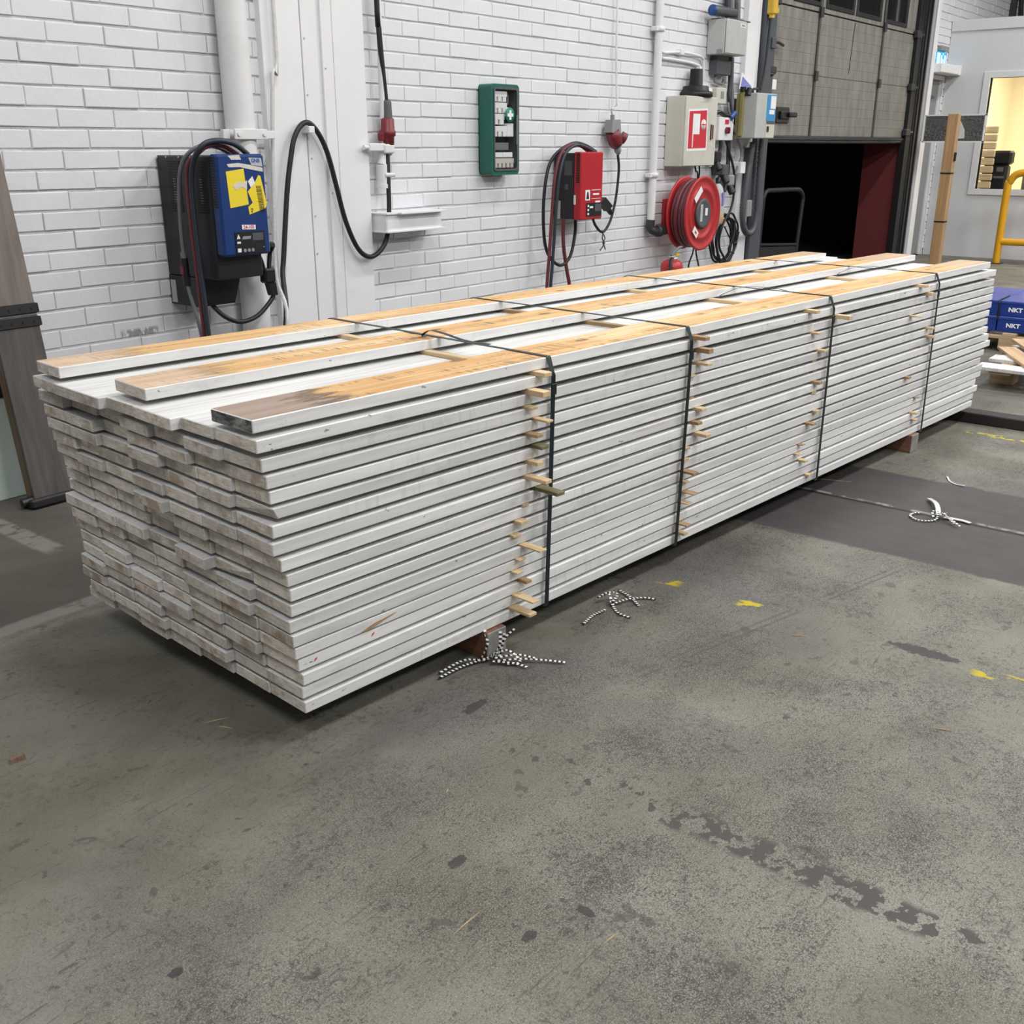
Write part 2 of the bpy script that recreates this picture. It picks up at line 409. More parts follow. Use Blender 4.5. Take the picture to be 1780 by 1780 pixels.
# ------------------------------------------------------------------ mesh helpers
class MB:
    def __init__(s): s.v = []; s.f = []; s.mi = []; s.sm = []
    def add(s, vs, fs, mi=0, smooth=False):
        b = len(s.v); s.v += [tuple(q) for q in vs]
        for f in fs:
            s.f.append(tuple(i+b for i in f)); s.mi.append(mi); s.sm.append(smooth)
        return s
    def convex(s, vs, fs, mi=0):
        c = sum((Vector(q) for q in vs), Vector())/len(vs); out = []
        for f in fs:
            a, b_, d = (Vector(vs[i]) for i in f[:3]); n = (b_-a).cross(d-a)
            fc = sum((Vector(vs[i]) for i in f), Vector())/len(f)
            out.append(f if n.dot(fc-c) >= 0 else tuple(reversed(f)))
        mis = mi if isinstance(mi, (list, tuple)) else [mi]*len(out)
        for f, q in zip(out, mis): s.add([vs[i] for i in f], [tuple(range(len(f)))], q)
        return s
    def hexa(s, vs, mi=0):   # 8 corners, bottom ring then top ring
        return s.convex(vs, [(0, 1, 2, 3), (4, 5, 6, 7), (0, 1, 5, 4), (1, 2, 6, 5), (2, 3, 7, 6), (3, 0, 4, 7)], mi)
    def box(s, a, b, mi=0, bev=0.0, T=None):
        a, b = [min(p, q) for p, q in zip(a, b)], [max(p, q) for p, q in zip(a, b)]
        if bev <= 0:
            vs = [(x, y, z) for x in (a[0], b[0]) for y in (a[1], b[1]) for z in (a[2], b[2])]
            fs = [(0, 1, 3, 2), (4, 6, 7, 5), (0, 4, 5, 1), (2, 3, 7, 6), (0, 2, 6, 4), (1, 5, 7, 3)]
            if T: vs = [T @ Vector(q) for q in vs]
            return s.add(vs, fs, mi)
        bev = min(bev, *[(q-p)*.45 for p, q in zip(a, b)])
        vs = []; idx = {}
        for i in (0, 1):
            for j in (0, 1):
                for k in (0, 1):
                    P = [(a, b)[i][0], (a, b)[j][1], (a, b)[k][2]]; D = [bev*(1-2*i), bev*(1-2*j), bev*(1-2*k)]
                    for ax in range(3):
                        q = [P[t]+(0 if t == ax else D[t]) for t in range(3)]; idx[(i, j, k, ax)] = len(vs); vs.append(tuple(q))
        fs = []
        for ax in range(3):
            o = [t for t in range(3) if t != ax]
            for e in (0, 1):
                ring = []
                for (p, q) in ((0, 0), (1, 0), (1, 1), (0, 1)):
                    key = [0, 0, 0]; key[ax] = e; key[o[0]] = p; key[o[1]] = q; ring.append(idx[tuple(key)+(ax,)])
                fs.append(tuple(ring))
            for p in (0, 1):
                for q in (0, 1):
                    k0 = [0, 0, 0]; k1 = [0, 0, 0]; k0[ax] = 0; k1[ax] = 1
                    for kk in (k0, k1): kk[o[0]] = p; kk[o[1]] = q
                    fs.append((idx[tuple(k0)+(o[0],)], idx[tuple(k1)+(o[0],)], idx[tuple(k1)+(o[1],)], idx[tuple(k0)+(o[1],)]))
        for i in (0, 1):
            for j in (0, 1):
                for k in (0, 1): fs.append(tuple(idx[(i, j, k, ax)] for ax in range(3)))
        c = Vector([(p+q)/2 for p, q in zip(a, b)]); out = []
        for f in fs:
            A, B, D = (Vector(vs[t]) for t in f[:3]); n = (B-A).cross(D-A); fc = sum((Vector(vs[t]) for t in f), Vector())/len(f)
            out.append(f if n.dot(fc-c) >= 0 else tuple(reversed(f)))
        if T: vs = [T @ Vector(q) for q in vs]
        return s.add(vs, out, mi)
    def cyl(s, p0, p1, r0, r1=None, n=16, mi=0, caps=True):
        r1 = r0 if r1 is None else r1; p0 = Vector(p0); p1 = Vector(p1); d = (p1-p0).normalized()
        a = d.orthogonal().normalized(); b = d.cross(a); vs = []
        for P, r in ((p0, r0), (p1, r1)):
            for i in range(n):
                t = 2*math.pi*i/n; vs.append(P+(a*math.cos(t)+b*math.sin(t))*r)
        s.add(vs, [(i, (i+1) % n, n+(i+1) % n, n+i) for i in range(n)], mi, True)
        if caps: s.add(vs, [tuple(reversed(range(n))), tuple(range(n, 2*n))], mi)
        return s
    def lathe(s, p0, axis, prof, n=28, mi=0):   # prof: (radius, distance along axis)
        p0 = Vector(p0); d = Vector(axis).normalized(); a = d.orthogonal().normalized(); b = d.cross(a)
        vs = []
        for r, h in prof:
            for i in range(n):
                t = 2*math.pi*i/n; vs.append(p0+d*h+(a*math.cos(t)+b*math.sin(t))*max(r, 1e-5))
        fs = [(k*n+i, k*n+(i+1) % n, (k+1)*n+(i+1) % n, (k+1)*n+i) for k in range(len(prof)-1) for i in range(n)]
        return s.add(vs, fs, mi, True)
    def tube(s, pts, r, n=10, mi=0, smooth=4, closed=False, rib=None):
        P = [Vector(q) for q in pts]
        if smooth: P = catmull(P, smooth, closed)
        vs = []; N = len(P); prev = None
        for i in range(N):
            if closed: tan = (P[(i+1) % N]-P[i-1]).normalized()
            else: tan = (P[min(i+1, N-1)]-P[max(i-1, 0)]).normalized()
            if prev is None: a = tan.orthogonal().normalized()
            else: a = (prev-tan*prev.dot(tan)); a = a.normalized() if a.length > 1e-6 else tan.orthogonal().normalized()
            prev = a; b = tan.cross(a); rr = r(i/(max(N-1, 1))) if callable(r) else r
            if rib: rr *= rib(i)
            for k in range(n):
                t = 2*math.pi*k/n; vs.append(P[i]+(a*math.cos(t)+b*math.sin(t))*rr)
        L = N if closed else N-1
        s.add(vs, [(i*n+k, i*n+(k+1) % n, ((i+1) % N)*n+(k+1) % n, ((i+1) % N)*n+k) for i in range(L) for k in range(n)], mi, True)
        if not closed: s.add(vs, [tuple(reversed(range(n))), tuple(range((N-1)*n, N*n))], mi)
        return s
    def ribbon(s, pts, wid, th, side=None, mi=0, alt=None):   # flat band; side = width direction
        P = [Vector(q) for q in pts]; N = len(P); rings = []
        for i in range(N):
            tan = (P[min(i+1, N-1)]-P[max(i-1, 0)]).normalized()
            sd_ = Vector(side) if side is not None else tan.cross(Vector((0, 0, 1)))
            sd_ = (sd_-tan*sd_.dot(tan)); sd_ = sd_.normalized() if sd_.length > 1e-6 else tan.orthogonal().normalized()
            up = sd_.cross(tan)
            rings.append([P[i]+sd_*wid/2+up*th/2, P[i]-sd_*wid/2+up*th/2, P[i]-sd_*wid/2-up*th/2, P[i]+sd_*wid/2-up*th/2])
        for i in range(N-1):
            a, b = rings[i], rings[i+1]; q = alt[i % len(alt)] if alt else mi
            s.add(a+b, [(0, 4, 5, 1), (1, 5, 6, 2), (2, 6, 7, 3), (3, 7, 4, 0)], q)
        s.add(rings[0], [(0, 1, 2, 3)], alt[0] if alt else mi); s.add(rings[-1], [(3, 2, 1, 0)], alt[0] if alt else mi)
        return s
    def prism(s, poly, axis, a0, a1, mi=0):   # 2-D polygon extruded along an axis (0,1,2)
        def pt(u, v, w_):
            q = [0, 0, 0]; o = [t for t in range(3) if t != axis]; q[axis] = w_; q[o[0]] = u; q[o[1]] = v; return tuple(q)
        n = len(poly); vs = [pt(u, v, a0) for u, v in poly]+[pt(u, v, a1) for u, v in poly]
        area = sum(poly[i][0]*poly[(i+1) % n][1]-poly[(i+1) % n][0]*poly[i][1] for i in range(n))
        flip = (area > 0) ^ (axis == 1) ^ (a1 < a0)
        fs = [tuple(range(n)), tuple(range(2*n-1, n-1, -1))]+[(i, n+i, n+(i+1) % n, (i+1) % n) for i in range(n)]
        if flip: fs = [tuple(reversed(f)) for f in fs]
        return s.add(vs, fs, mi)
    def build(s, name, mats, parent=None, loc=None, rotz=0.0):
        me = bpy.data.meshes.new(name); me.from_pydata(s.v, [], s.f)
        for q in (mats if isinstance(mats, (list, tuple)) else [mats]): me.materials.append(M[q])
        me.polygons.foreach_set('material_index', s.mi); me.polygons.foreach_set('use_smooth', s.sm); me.validate(); me.update()
        return link(name, me, parent, loc, rotz)
def link(name, me, parent=None, loc=None, rotz=0.0):
    o = bpy.data.objects.new(name, me); COL.objects.link(o)
    if parent: o.parent = parent
    if loc is not None: o.location = loc
    if rotz: o.rotation_euler = (0, 0, rotz)
    return o
def catmull(P, k, closed=False):
    out = []; N = len(P); seg = N if closed else N-1
    for i in range(seg):
        p1, p2 = P[i], P[(i+1) % N]
        p0 = P[i-1] if (closed or i > 0) else p1*2-p2
        p3 = P[(i+2) % N] if (closed or i+2 < N) else p2*2-p1
        for j in range(k):
            t = j/k
            out.append(.5*((2*p1)+(p2-p0)*t+(2*p0-5*p1+4*p2-p3)*t*t+(3*p1-p0-3*p2+p3)*t**3))
    if not closed: out.append(P[-1])
    return out
def thing(name, label, cat, loc=(0, 0, 0), rotz=0.0, group=None):
    o = bpy.data.objects.new(name, None); o.empty_display_size = .05; COL.objects.link(o)
    o.location = loc; o.rotation_euler = (0, 0, rotz); o['label'] = label; o['category'] = cat
    if group: o['group'] = group
    return o
def tag(o, label, cat, group=None):
    o['label'] = label; o['category'] = cat
    if group: o['group'] = group
    return o
def struct(o, label=None, cat=None):
    o['kind'] = 'structure'
    if label: o['label'] = label
    if cat: o['category'] = cat
    return o
def text(name, body, size, mat, parent, loc, facing='-y', ext=.0006, bold=0.0, sx=1.0, rot=0.0):
    cu = bpy.data.curves.new('lettering', 'FONT'); cu.body = body; cu.size = size; cu.extrude = ext; cu.offset = bold
    cu.align_x = 'CENTER'; cu.align_y = 'CENTER'
    tmp = bpy.data.objects.new('tmp_text', cu); COL.objects.link(tmp)
    dg = bpy.context.evaluated_depsgraph_get(); me = bpy.data.meshes.new_from_object(tmp.evaluated_get(dg))
    bpy.data.objects.remove(tmp, do_unlink=True); bpy.data.curves.remove(cu)
    T = Matrix.Rotation(R(90), 4, 'X')
    if facing == '-x': T = Matrix.Rotation(R(-90), 4, 'Z') @ T
    me.transform(T @ Matrix.Rotation(rot, 4, 'Z') @ Matrix.Diagonal((sx, 1, 1, 1)))
    me.materials.clear(); me.materials.append(M[mat])
    return link(name, me, parent, loc)
def px(P):   # where a point falls in the photograph's frame (only used to rank bricks by size)
    v = Vector(P)-CAM; d = v.dot(fwd)
    return (890+1777.3*v.dot(r2)/d, 890-1777.3*v.dot(u2)/d, d) if d > .1 else (-9, -9, 9e9)
ORD = ['bottom', 'second', 'third', 'fourth', 'fifth', 'sixth', 'seventh', 'eighth', 'ninth', 'tenth', 'eleventh', 'twelfth',
       'thirteenth', 'fourteenth', 'fifteenth', 'sixteenth', 'seventeenth', 'eighteenth']

# ================================================================== SETTING
XE, XW, YS, ZC = 24.0, -6.0, -14.0, 6.2
struct(MB().box((XW, YS, -.12), (XE, .0, 0)).build('floor', 'worn_concrete'), 'worn grey concrete floor with a dark resin band and peeled line marks', 'floor')
struct(MB().box((XW, YS, ZC), (XE, .5, ZC+.1)).build('ceiling', 'ceiling_paint'))
struct(MB().box((XW-.1, YS, 0), (XW, .5, ZC)).build('wall_back', 'hall_paint'))
struct(MB().box((XE, YS, 0), (XE+.1, .5, ZC)).build('wall_far', 'hall_paint'))
struct(MB().box((XW, YS-.1, 0), (XE, YS, ZC)).build('wall_right', 'hall_paint'))
struct(MB().box((8, .5, -.12), (17.5, 5, -.02)).build('ground', 'asphalt'), 'dark tarmac outside the open loading door', 'ground')
DX0, DX1, DZ = 10.38, 14.60, 4.3       # loading door opening
EX0, EX1, EZ = 15.18, 15.93, 2.80      # exit niche
wl = MB()
for a, b in (((XW, 0, 0), (DX0, .5, ZC)), ((DX0, 0, DZ), (DX1, .5, ZC)), ((DX1, 0, 0), (EX0, .5, ZC)),
             ((EX0, 0, EZ), (EX1, .5, ZC)), ((EX1, 0, 0), (XE, .5, ZC)), ((EX0, .3, 0), (EX1, .5, EZ))): wl.box(a, b)
wall = struct(wl.build('wall_left', 'painted_mortar'), 'long white-painted brick wall behind the plank stack', 'wall')

# bricks: real pieces, proud of the recessed mortar
CH, BL, JT = .0949, .2975, .012
def brick_mesh(L, rng):
    h = CH-JT; d = .0085+rng.uniform(-.002, .003); b = .0035
    j = lambda q=.002: rng.uniform(-q, q)
    xs = [0, L*.36, L*.68, L]
    per = [(x, 0) for x in xs]+[(x, h) for x in reversed(xs)]
    out = [(x+(j(.001) if 0 < x < L else 0), z+j(.0022)) for x, z in per]
    inn = [(min(max(x, b), L-b), min(max(z, b), h-b)+j(.0012)) for x, z in out]
    n = 8
    vs = [(x, .002, z) for x, z in out]+[(x, -d+b+j(.0008), z) for x, z in out]+[(x, -d+j(.0008), z) for x, z in inn]
    fs = []
    for r in (0, n):
        for i in range(n): k = (i+1) % n; fs.append((r+i, r+k, r+n+k, r+n+i))
    q = 2*n
    fs += [(q+0, q+1, q+6, q+7), (q+1, q+2, q+5, q+6), (q+2, q+3, q+4, q+5)]
    return vs, fs
rng = random.Random(3); variants = {}
def brick_var(L, k):
    key = (round(L, 3), k)
    if key not in variants:
        vs, fs = brick_mesh(L, rng); me = bpy.data.meshes.new('brick'); me.from_pydata(vs, [], fs); me.materials.append(M['painted_brick']); me.update()
        variants[key] = (me, vs, fs)
    return variants[key]
cand = []
row0 = .6509-6*CH
for k in range(48):
    z = row0+k*CH+JT*.5
    if z < .01 or z > 4.35: continue
    off = 2.595 + (0 if (k % 2 == 1) else BL/2)
    i = int((-1.0-off)/BL)
    while True:
        x0 = off+i*BL; i += 1
        if x0 > 21.0: break
        a, b = x0+.0022, x0+BL-.0022
        for lo, hi, z0, z1 in ((-1.0, DX0-.01, 0, 9), (DX1+.01, EX0-.005, 0, 9), (EX0-.005, EX1+.005, EZ, 9), (EX1+.005, 21.0, 0, 9)):
            if z < z0 or z > z1: continue
            p, q = max(a, lo), min(b, hi)
            if q-p < .04: continue
            if 3.97 < p and q < 4.74: continue
            if EX1+.1 < p and z < 3.0: continue
            cand.append((p, q-p, z))
def seen(c):
    x, y, d = px((c[0]+c[1]/2, 0, c[2]+CH/2))
    if not (-30 < x < 1790 and -20 < y): return 1e9
    if y > 625-.14*(x-62): return 1e9        # hidden behind the stacked planks
    if 3.27 < c[0] < 3.75 and .75 < c[2] < 1.4: return 1e9
    return d
cand.sort(key=seen)
rest = MB()
for n, (x0, L, z) in enumerate(cand):
    L = BL-.0044 if abs(L-(BL-.0044)) < .004 else L
    me, vs, fs = brick_var(L, rng.randrange(9)); yb = rng.uniform(-.0015, .0012); zb_ = rng.uniform(-.0012, .0012)
    if n < 300: link('brick', me, wall, (x0, yb, z+zb_))
    else: rest.add([(v[0]+x0, v[1]+yb, v[2]+z+zb_) for v in vs], fs)
ro = rest.build('brickwork', 'painted_brick', wall); ro['kind'] = 'stuff'

# white sheet-clad column between the brick panels
tc = MB(); c0, c1, yf = 3.965, 4.74, -.055
tc.box((c0, yf, 0), (4.245, 0, ZC-.02), 0, .003); tc.box((4.25, yf-.003, 0), (4.365, 0, ZC-.02), 0, .003)
tc.box((4.365, yf+.012, 0), (4.40, 0, ZC-.02), 1); tc.box((4.40, yf-.001, 0), (4.485, 0, ZC-.02), 0, .003); tc.box((4.489, yf, 0), (c1, 0, ZC-.02), 0, .003)
tr1 = struct(tc.build('trim_1', ['white_steel', 'office_trim']), 'white sheet-metal clad column on the brick wall', 'column')
sc = MB()
for z in (2.10, 1.80, 1.45, 1.12, .9): sc.cyl((4.268, yf-.006, z), (4.268, yf, z), .006, n=8)
for z in (1.95, 1.25): sc.cyl((4.42, yf-.005, z), (4.42, yf, z), .005, n=8)
sc.build('screw_heads', 'grey_steel', tr1)
t2 = MB().box((9.76, -.06, 0), (10.03, 0, ZC-.02), 0, .004)
struct(t2.build('trim_2', 'white_steel'), 'white steel column beside the loading door', 'column')
t3 = MB().box((15.0, -.10, 0), (15.18, .02, ZC-.02), 0, .004)
struct(t3.build('trim_3', 'white_steel'), 'slim white post between loading door and exit door', 'post')

# ------------------------------------------------------------------ sectional loading door
d1 = thing('door_1', 'half-raised grey sectional loading door with a row of windows', 'door', (DX0, 0, 0)); d1['kind'] = 'structure'
W_ = DX1-DX0
fr = MB(); fr.box((-.33, -.10, 0), (-.14, .02, ZC-.1), 0, .004); fr.box((-.14, -.06, 0), (.0, .03, ZC-.1), 0, .004); fr.box((-.012, .03, 0), (.03, .5, DZ), 0)
fr.build('door_frame', 'slate_steel', d1)
fr = MB(); fr.box((W_-.06, -.05, 0), (W_+.12, .03, ZC-.1), 0, .004); fr.box((W_+.12, -.06, 0), (W_+.38, .0, ZC-.1), 0, .004)
fr.box((W_+.17, -.075, 0), (W_+.22, -.06, ZC-.1), 1); fr.box((W_+.30, -.075, 0), (W_+.34, -.06, ZC-.1), 1)
fr.build('door_track', ['track_black', 'frame_black'], d1)
MB().box((W_-.005, .05, 0), (W_+.02, .52, DZ)).build('red_reveal', 'reveal_red', d1)['label'] = 'dark red side lining of the doorway'
for k, z0 in enumerate((1.615, 2.235, 2.865, 3.495)):
    pm = MB(); z1 = z0+.62; n = 6
    if k != 2:
        for i in range(n):
            a = z0+.004+(z1-z0-.008)*i/n; b = z0+.004+(z1-z0-.008)*(i+1)/n
            pm.box((.0, .0, a+.0005), (W_, .045, b-.0005), 0, .004)
        pm.box((0, .002, z0+.002), (W_, .04, z1-.002))
        pm.build('door_panel', 'door_panel_paint', d1)
    else:
        xs = (.47, 1.19, 1.29, 2.08, 2.15, 2.92, 3.02, 3.82)
        pm.box((0, 0, z0+.002), (W_, .045, z0+.05), 0, .003); pm.box((0, 0, z1-.05), (W_, .045, z1-.002), 0, .003)
        ed = [0]+list(xs)+[W_]
        for i in range(0, len(ed), 2): pm.box((ed[i], 0, z0+.05), (ed[i+1], .045, z1-.05), 0, .003)
        P_ = pm.build('door_panel', 'door_panel_paint', d1)
        for i in range(0, 8, 2):
            fm = MB(); a, b, q0, q1 = xs[i], xs[i+1], z0+.05, z1-.05
            fm.box((a, -.014, q0), (a+.045, .05, q1), 0, .006); fm.box((b-.045, -.014, q0), (b, .05, q1), 0, .006)
            fm.box((a+.045, -.014, q0), (b-.045, .05, q0+.045), 0, .006); fm.box((a+.045, -.014, q1-.045), (b-.045, .05, q1), 0, .006)
            fm.build('window_frame', 'frame_black', P_)
            MB().box((a+.045, .012, q0+.045), (b-.045, .018, q1-.045)).build('pane', 'door_glass', P_)
sm = MB()
for x in (1.145, 3.05):
    sm.box((x-.02, -.018, 1.62), (x+.02, 0, 4.1), 0, .004)
    for z in (2.235, 2.865): sm.box((x-.035, -.036, z-.05), (x+.035, -.02, z+.05), 1, .004)
sm.build('stile', ['stile_grey', 'dark_steel'], d1)
bs = MB(); bs.box((-.05, -.02, 1.575), (W_+.05, .05, 1.615), 0, .006); bs.tube([(-.05, .01, 1.565), (W_/2, .01, 1.56), (W_+.05, .01, 1.565)], .022, 8)
bs.build('bottom_seal', 'dark_steel', d1)
rl = MB()
for z in (1.68, 2.235, 2.865):
    rl.box((W_-.12, -.07, z-.045), (W_+.05, -.01, z+.045), 0, .01); rl.cyl((W_+.0, -.05, z), (W_+.14, -.05, z), .02, n=10)
    rl.box((-.08, -.07, z-.035), (.06, -.01, z+.035), 0, .01)
rl.build('roller_bracket', 'dark_steel', d1)
hl = MB(); hl.box((.24, -.02, 1.74), (.55, .0, 1.90), 0, .01); hl.box((.30, -.05, 1.78), (.50, -.02, 1.86), 0, .01); hl.box((.44, -.085, 1.80), (.62, -.05, 1.85), 0, .012)
hl.build('lock_handle', 'black_plastic', d1)
hl = MB(); hl.tube([(-.04, -.05, 2.485), (.02, -.07, 2.49), (.08, -.07, 2.485), (.2, -.05, 2.475)], .014, 8); hl.box((-.06, -.06, 2.455), (.0, -.01, 2.515), 0, .008)
hl.build('pull_handle', 'black_plastic', d1)
hl = MB(); hl.box((.0, -.06, 2.05), (.10, -.0, 2.15), 0, .008); hl.build('sensor_box', 'white_paper', d1)
hl = MB(); hl.tube([(-.1, -.04, 2.2), (-.05, -.07, 2.19), (0, -.06, 2.2)], .016, 8); hl.build('cable_clip', 'black_rubber', d1)
ck = MB()
ck.tube([(2.15, -.003, 2.84), (2.13, -.003, 2.7), (2.11, -.003, 2.5), (2.10, -.003, 2.3)], .003, 6); ck.build('scratch_wire', 'ink_black', d1)

# exit niche: door leaf, lintel, sign
d2 = thing('door_2', 'plain grey exit door in the brick wall beside the office', 'door', (EX0, .05, 0)); d2['kind'] = 'structure'
MB().box((.03, 0, .01), (EX1-EX0-.03, .05, 2.38), 0, .004).build('door_leaf', 'door_grey', d2)
fm = MB(); fm.box((0, -.07, 2.38), (EX1-EX0, .02, 2.43), 0, .003); fm.box((0, -.02, 0), (.03, .02, 2.38)); fm.box((EX1-EX0-.03, -.02, 0), (EX1-EX0, .02, 2.38)); fm.box((0, -.04, 2.43), (EX1-EX0, .05, 2.79))
fm.build('door_frame', 'office_trim', d2)
MB().box((.08, -.04, 2.13), (.5, 0, 2.17), 0, .006).build('door_closer', 'dark_grey_plastic', d2)
es = thing('exit_sign', 'glowing cyan emergency exit sign above the grey exit door', 'exit sign', (15.66, -.02, 2.64))
MB().box((-.21, 0, -.085), (.21, .06, .085), 0, .004).build('housing', 'exit_cyan', es)
fg = MB(); fg.box((-.19, -.004, -.075), (-.06, 0, .07), 0)
fg.box((-.02, -.004, -.075), (.03, 0, .045), 0); fg.box((.04, -.004, .05), (.07, 0, .075), 0); fg.box((.05, -.004, -.075), (.08, 0, .0), 0); fg.box((.11, -.004, -.07), (.18, 0, .05), 0)
fg.build('running_figure', 'exit_white', es)
MB().box((-.12, -.03, .10), (.2, .05, .16), 0, .004).build('lamp_bracket', 'grey_plastic', es)
hb = thing('wall_heater', 'long white casing projecting over the grey exit door', 'casing', (15.56, -.12, 2.50))
MB().box((-.38, -.08, -.06), (.36, .12, .055), 0, .01).build('casing', 'white_steel', hb)
MB().box((.36, -.09, -.065), (.44, .09, .06), 0, .006).build('end_cap', 'white_paper', hb)
lf = MB(); lf.prism([(15.1, 2.80), (15.28, 2.86), (15.30, 2.95), (15.26, 2.88), (15.1, 2.9)], 1, -.06, -.02); tag(lf.build('cable_cover', 'dark_grey_plastic'), 'small bent dark bracket on the white post by the exit sign', 'bracket')

# ------------------------------------------------------------------ office cabin
OX = 15.98
wy0, wy1, wz0, wz1 = -.62, -2.3, .94, 2.39
ow = MB(); OY = -4.6
ow.box((OX, wy0, 0), (OX+.10, -.012, 3.07)); ow.box((OX, wy1, 0), (OX+.10, wy0, wz0)); ow.box((OX, wy1, wz1), (OX+.10, wy0, 3.07)); ow.box((OX, OY, 0), (OX+.10, wy1, 3.07))
struct(ow.build('wall_office', 'office_paint'), 'grey front wall of the site office cabin', 'wall')
oi = MB(); oi.box((OX+.10, OY, 0), (19.5, OY+.1, 3.0)); oi.box((19.5, OY, 0), (19.6, -.012, 3.0)); oi.box((OX+.105, -.03, 0), (19.5, -.013, 3.0)); oi.box((OX+.101, OY+.1, .001), (19.5, -.03, .01))
struct(oi.build('wall_office_inside', 'cream_wall'), 'warm cream wall inside the office', 'wall')
struct(MB().box((OX-.02, OY, 3.0), (19.6, -.012, 3.14), 0, .003).build('ceiling_office', 'office_paint'))
wi = thing('window_1', 'office window glowing with warm yellow light', 'window', (OX, wy0, wz0)); wi['kind'] = 'structure'
f = MB(); L = wy1-wy0; H = wz1-wz0
f.box((-.02, 0, -.08), (.11, L, 0), 0, .003); f.box((-.02, 0, H), (.11, L, H+.08), 0, .003); f.box((-.02, .09, -.08), (.11, 0, H+.08), 0, .003); f.box((-.02, L-.09, -.08), (.11, L, H+.08), 0, .003)
f.build('window_frame', 'office_trim', wi); MB().box((.05, L, 0), (.056, 0, H)).build('pane', 'office_glass', wi)
ol = bpy.data.lights.new('office_lamp', 'AREA'); ol.shape = 'RECTANGLE'; ol.size = 1.2; ol.size_y = .6; ol.energy = 160; ol.color = (1, .86, .60)
oo = bpy.data.objects.new('office_lamp', ol); COL.objects.link(oo); oo.location = (17.6, -1.6, 2.9)
sl = thing('slatted_screen', 'pale timber slat screen just inside the office window', 'screen', (OX+.15, -.68, .9))
MB().box((0, -.1, 0), (.04, .14, .03)).build('base', 'office_slat', sl)
for i in range(8): MB().box((0, -.10, .04+i*.105), (.03, .14, .135+i*.105), 0, .012).build('slat', 'office_slat', sl)
st_ = MB().box((OX+.12, wy1, .86), (OX+.55, wy0, .90)); tag(st_.build('office_desk', 'office_slat'), 'narrow pale desk under the office window', 'desk')
bk = thing('machine_case', 'black boxy case standing on the desk in the office window', 'case', (OX+.3, -.79, .9))
MB().box((-.10, -.17, 0), (.10, .17, .36), 0, .03).build('body', 'black_plastic', bk); MB().box((-.10, -.20, .36), (.10, .17, .55), 0, .03).build('upper_part', 'black_plastic', bk)
lg = MB(); lg.box((-.106, -.12, .27), (-.10, -.03, .33), 0, .0); lg.box((-.106, -.14, .18), (-.10, .0, .21)); lg.build('badge', 'chair_grey', bk)
MB().box((OX+.14, -.93, .9), (OX+.20, -.63, .91)).build('green_strip', 'green_sign', None)
bpy.data.objects['green_strip']['label'] = 'thin green strip lying on the office desk'; bpy.data.objects['green_strip']['category'] = 'strip'
oc = thing('office_chair', 'grey padded chair back seen through the office window', 'chair', (OX+.62, -1.36, 0))
MB().box((-.05, -.28, .78), (.05, .28, 1.75), 0, .04).build('backrest', 'chair_grey', oc); MB().box((-.05, -.28, .42), (.45, .28, .5), 0, .03).build('seat', 'chair_grey', oc)
MB().cyl((.2, 0, .06), (.2, 0, .42), .03).build('post', 'dark_steel', oc); b = MB()
for a in range(5): b.cyl((.2, 0, .05), (.2+.3*math.cos(a*1.257), .3*math.sin(a*1.257), .03), .02, n=8)
b.box((.0, -.02, .45), (-.04, .02, .8)); b.build('base', 'dark_steel', oc)
sg = MB(); sg.box((18.66, -.10, 3.15), (18.74, -.02, ZC-.02)); tag(sg.build('drain_pipe', 'dark_steel'), 'dark square pipe on the brick wall above the office roof', 'pipe')
sg = MB(); sg.tube([(19.1, -.05, 6.1), (19.05, -.05, 4.5), (19.12, -.05, 3.7), (19.35, -.05, 3.3), (19.5, -.05, 3.2)], .035, 8); tag(sg.build('roof_cable', 'dark_steel'), 'thick curved cable on the wall above the office roof', 'cable')


# ================================================================== PLANK STACK
SA = R(-4.611)
sd = Vector((math.cos(SA), math.sin(SA), 0)); sn = Vector((math.sin(SA), -math.cos(SA), 0))
def SP(s, n, z): return sd*s+sn*n+Vector((0, 0, z))
TH = .0335
TOPS = [.867, .816, .773, .732, .688, .643, .597, .551, .505, .462, .417, .374, .334, .296, .257, .213, .173, .129]
S0 = [1.680, 1.690, 1.697, 1.706, 1.709, 1.707, 1.702, 1.717, 1.734, 1.742, 1.742, 1.734, 1.737, 1.740, 1.749, 1.758, 1.754, 1.759]
S1 = [6.51, 6.518, 6.52, 6.522, 6.523, 6.513, 6.504, 6.51, 6.55, 6.591, 6.53, 6.49, 6.518, 6.515, 6.464, 6.494, 6.46, 6.45]
rp = random.Random(11)
def plank(name, L, wdt, th, mats, seed, top_mi=0, chip=None):
    r = random.Random(seed); b = MB().box((0, -wdt/2, 0), (L, wdt/2, th), 0, .0022)
    vs = [list(v) for v in b.v]; skew = r.uniform(-.004, .004)
    for v in vs:
        if v[0] < L/2: v[0] += skew*(v[1]/wdt)
        v[2] += 0
    if chip:
        for v in vs:
            if v[0] < .01 and v[1] < 0 and v[2] < th*.3: v[0] += chip; v[2] += .004
    b.v = [tuple(v) for v in vs]
    for i, fc in enumerate(b.f):
        P = [Vector(b.v[q]) for q in fc]; n = (P[1]-P[0]).cross(P[2]-P[0]).normalized()
        if abs(n.x) > .72: b.mi[i] = 1
        elif n.z > .72: b.mi[i] = top_mi
    return b.build(name, mats)
GRP = 'whitewashed planks of the strapped stack'
COLN = ['first', 'second', 'third', 'fourth', 'fifth', 'sixth', 'seventh']
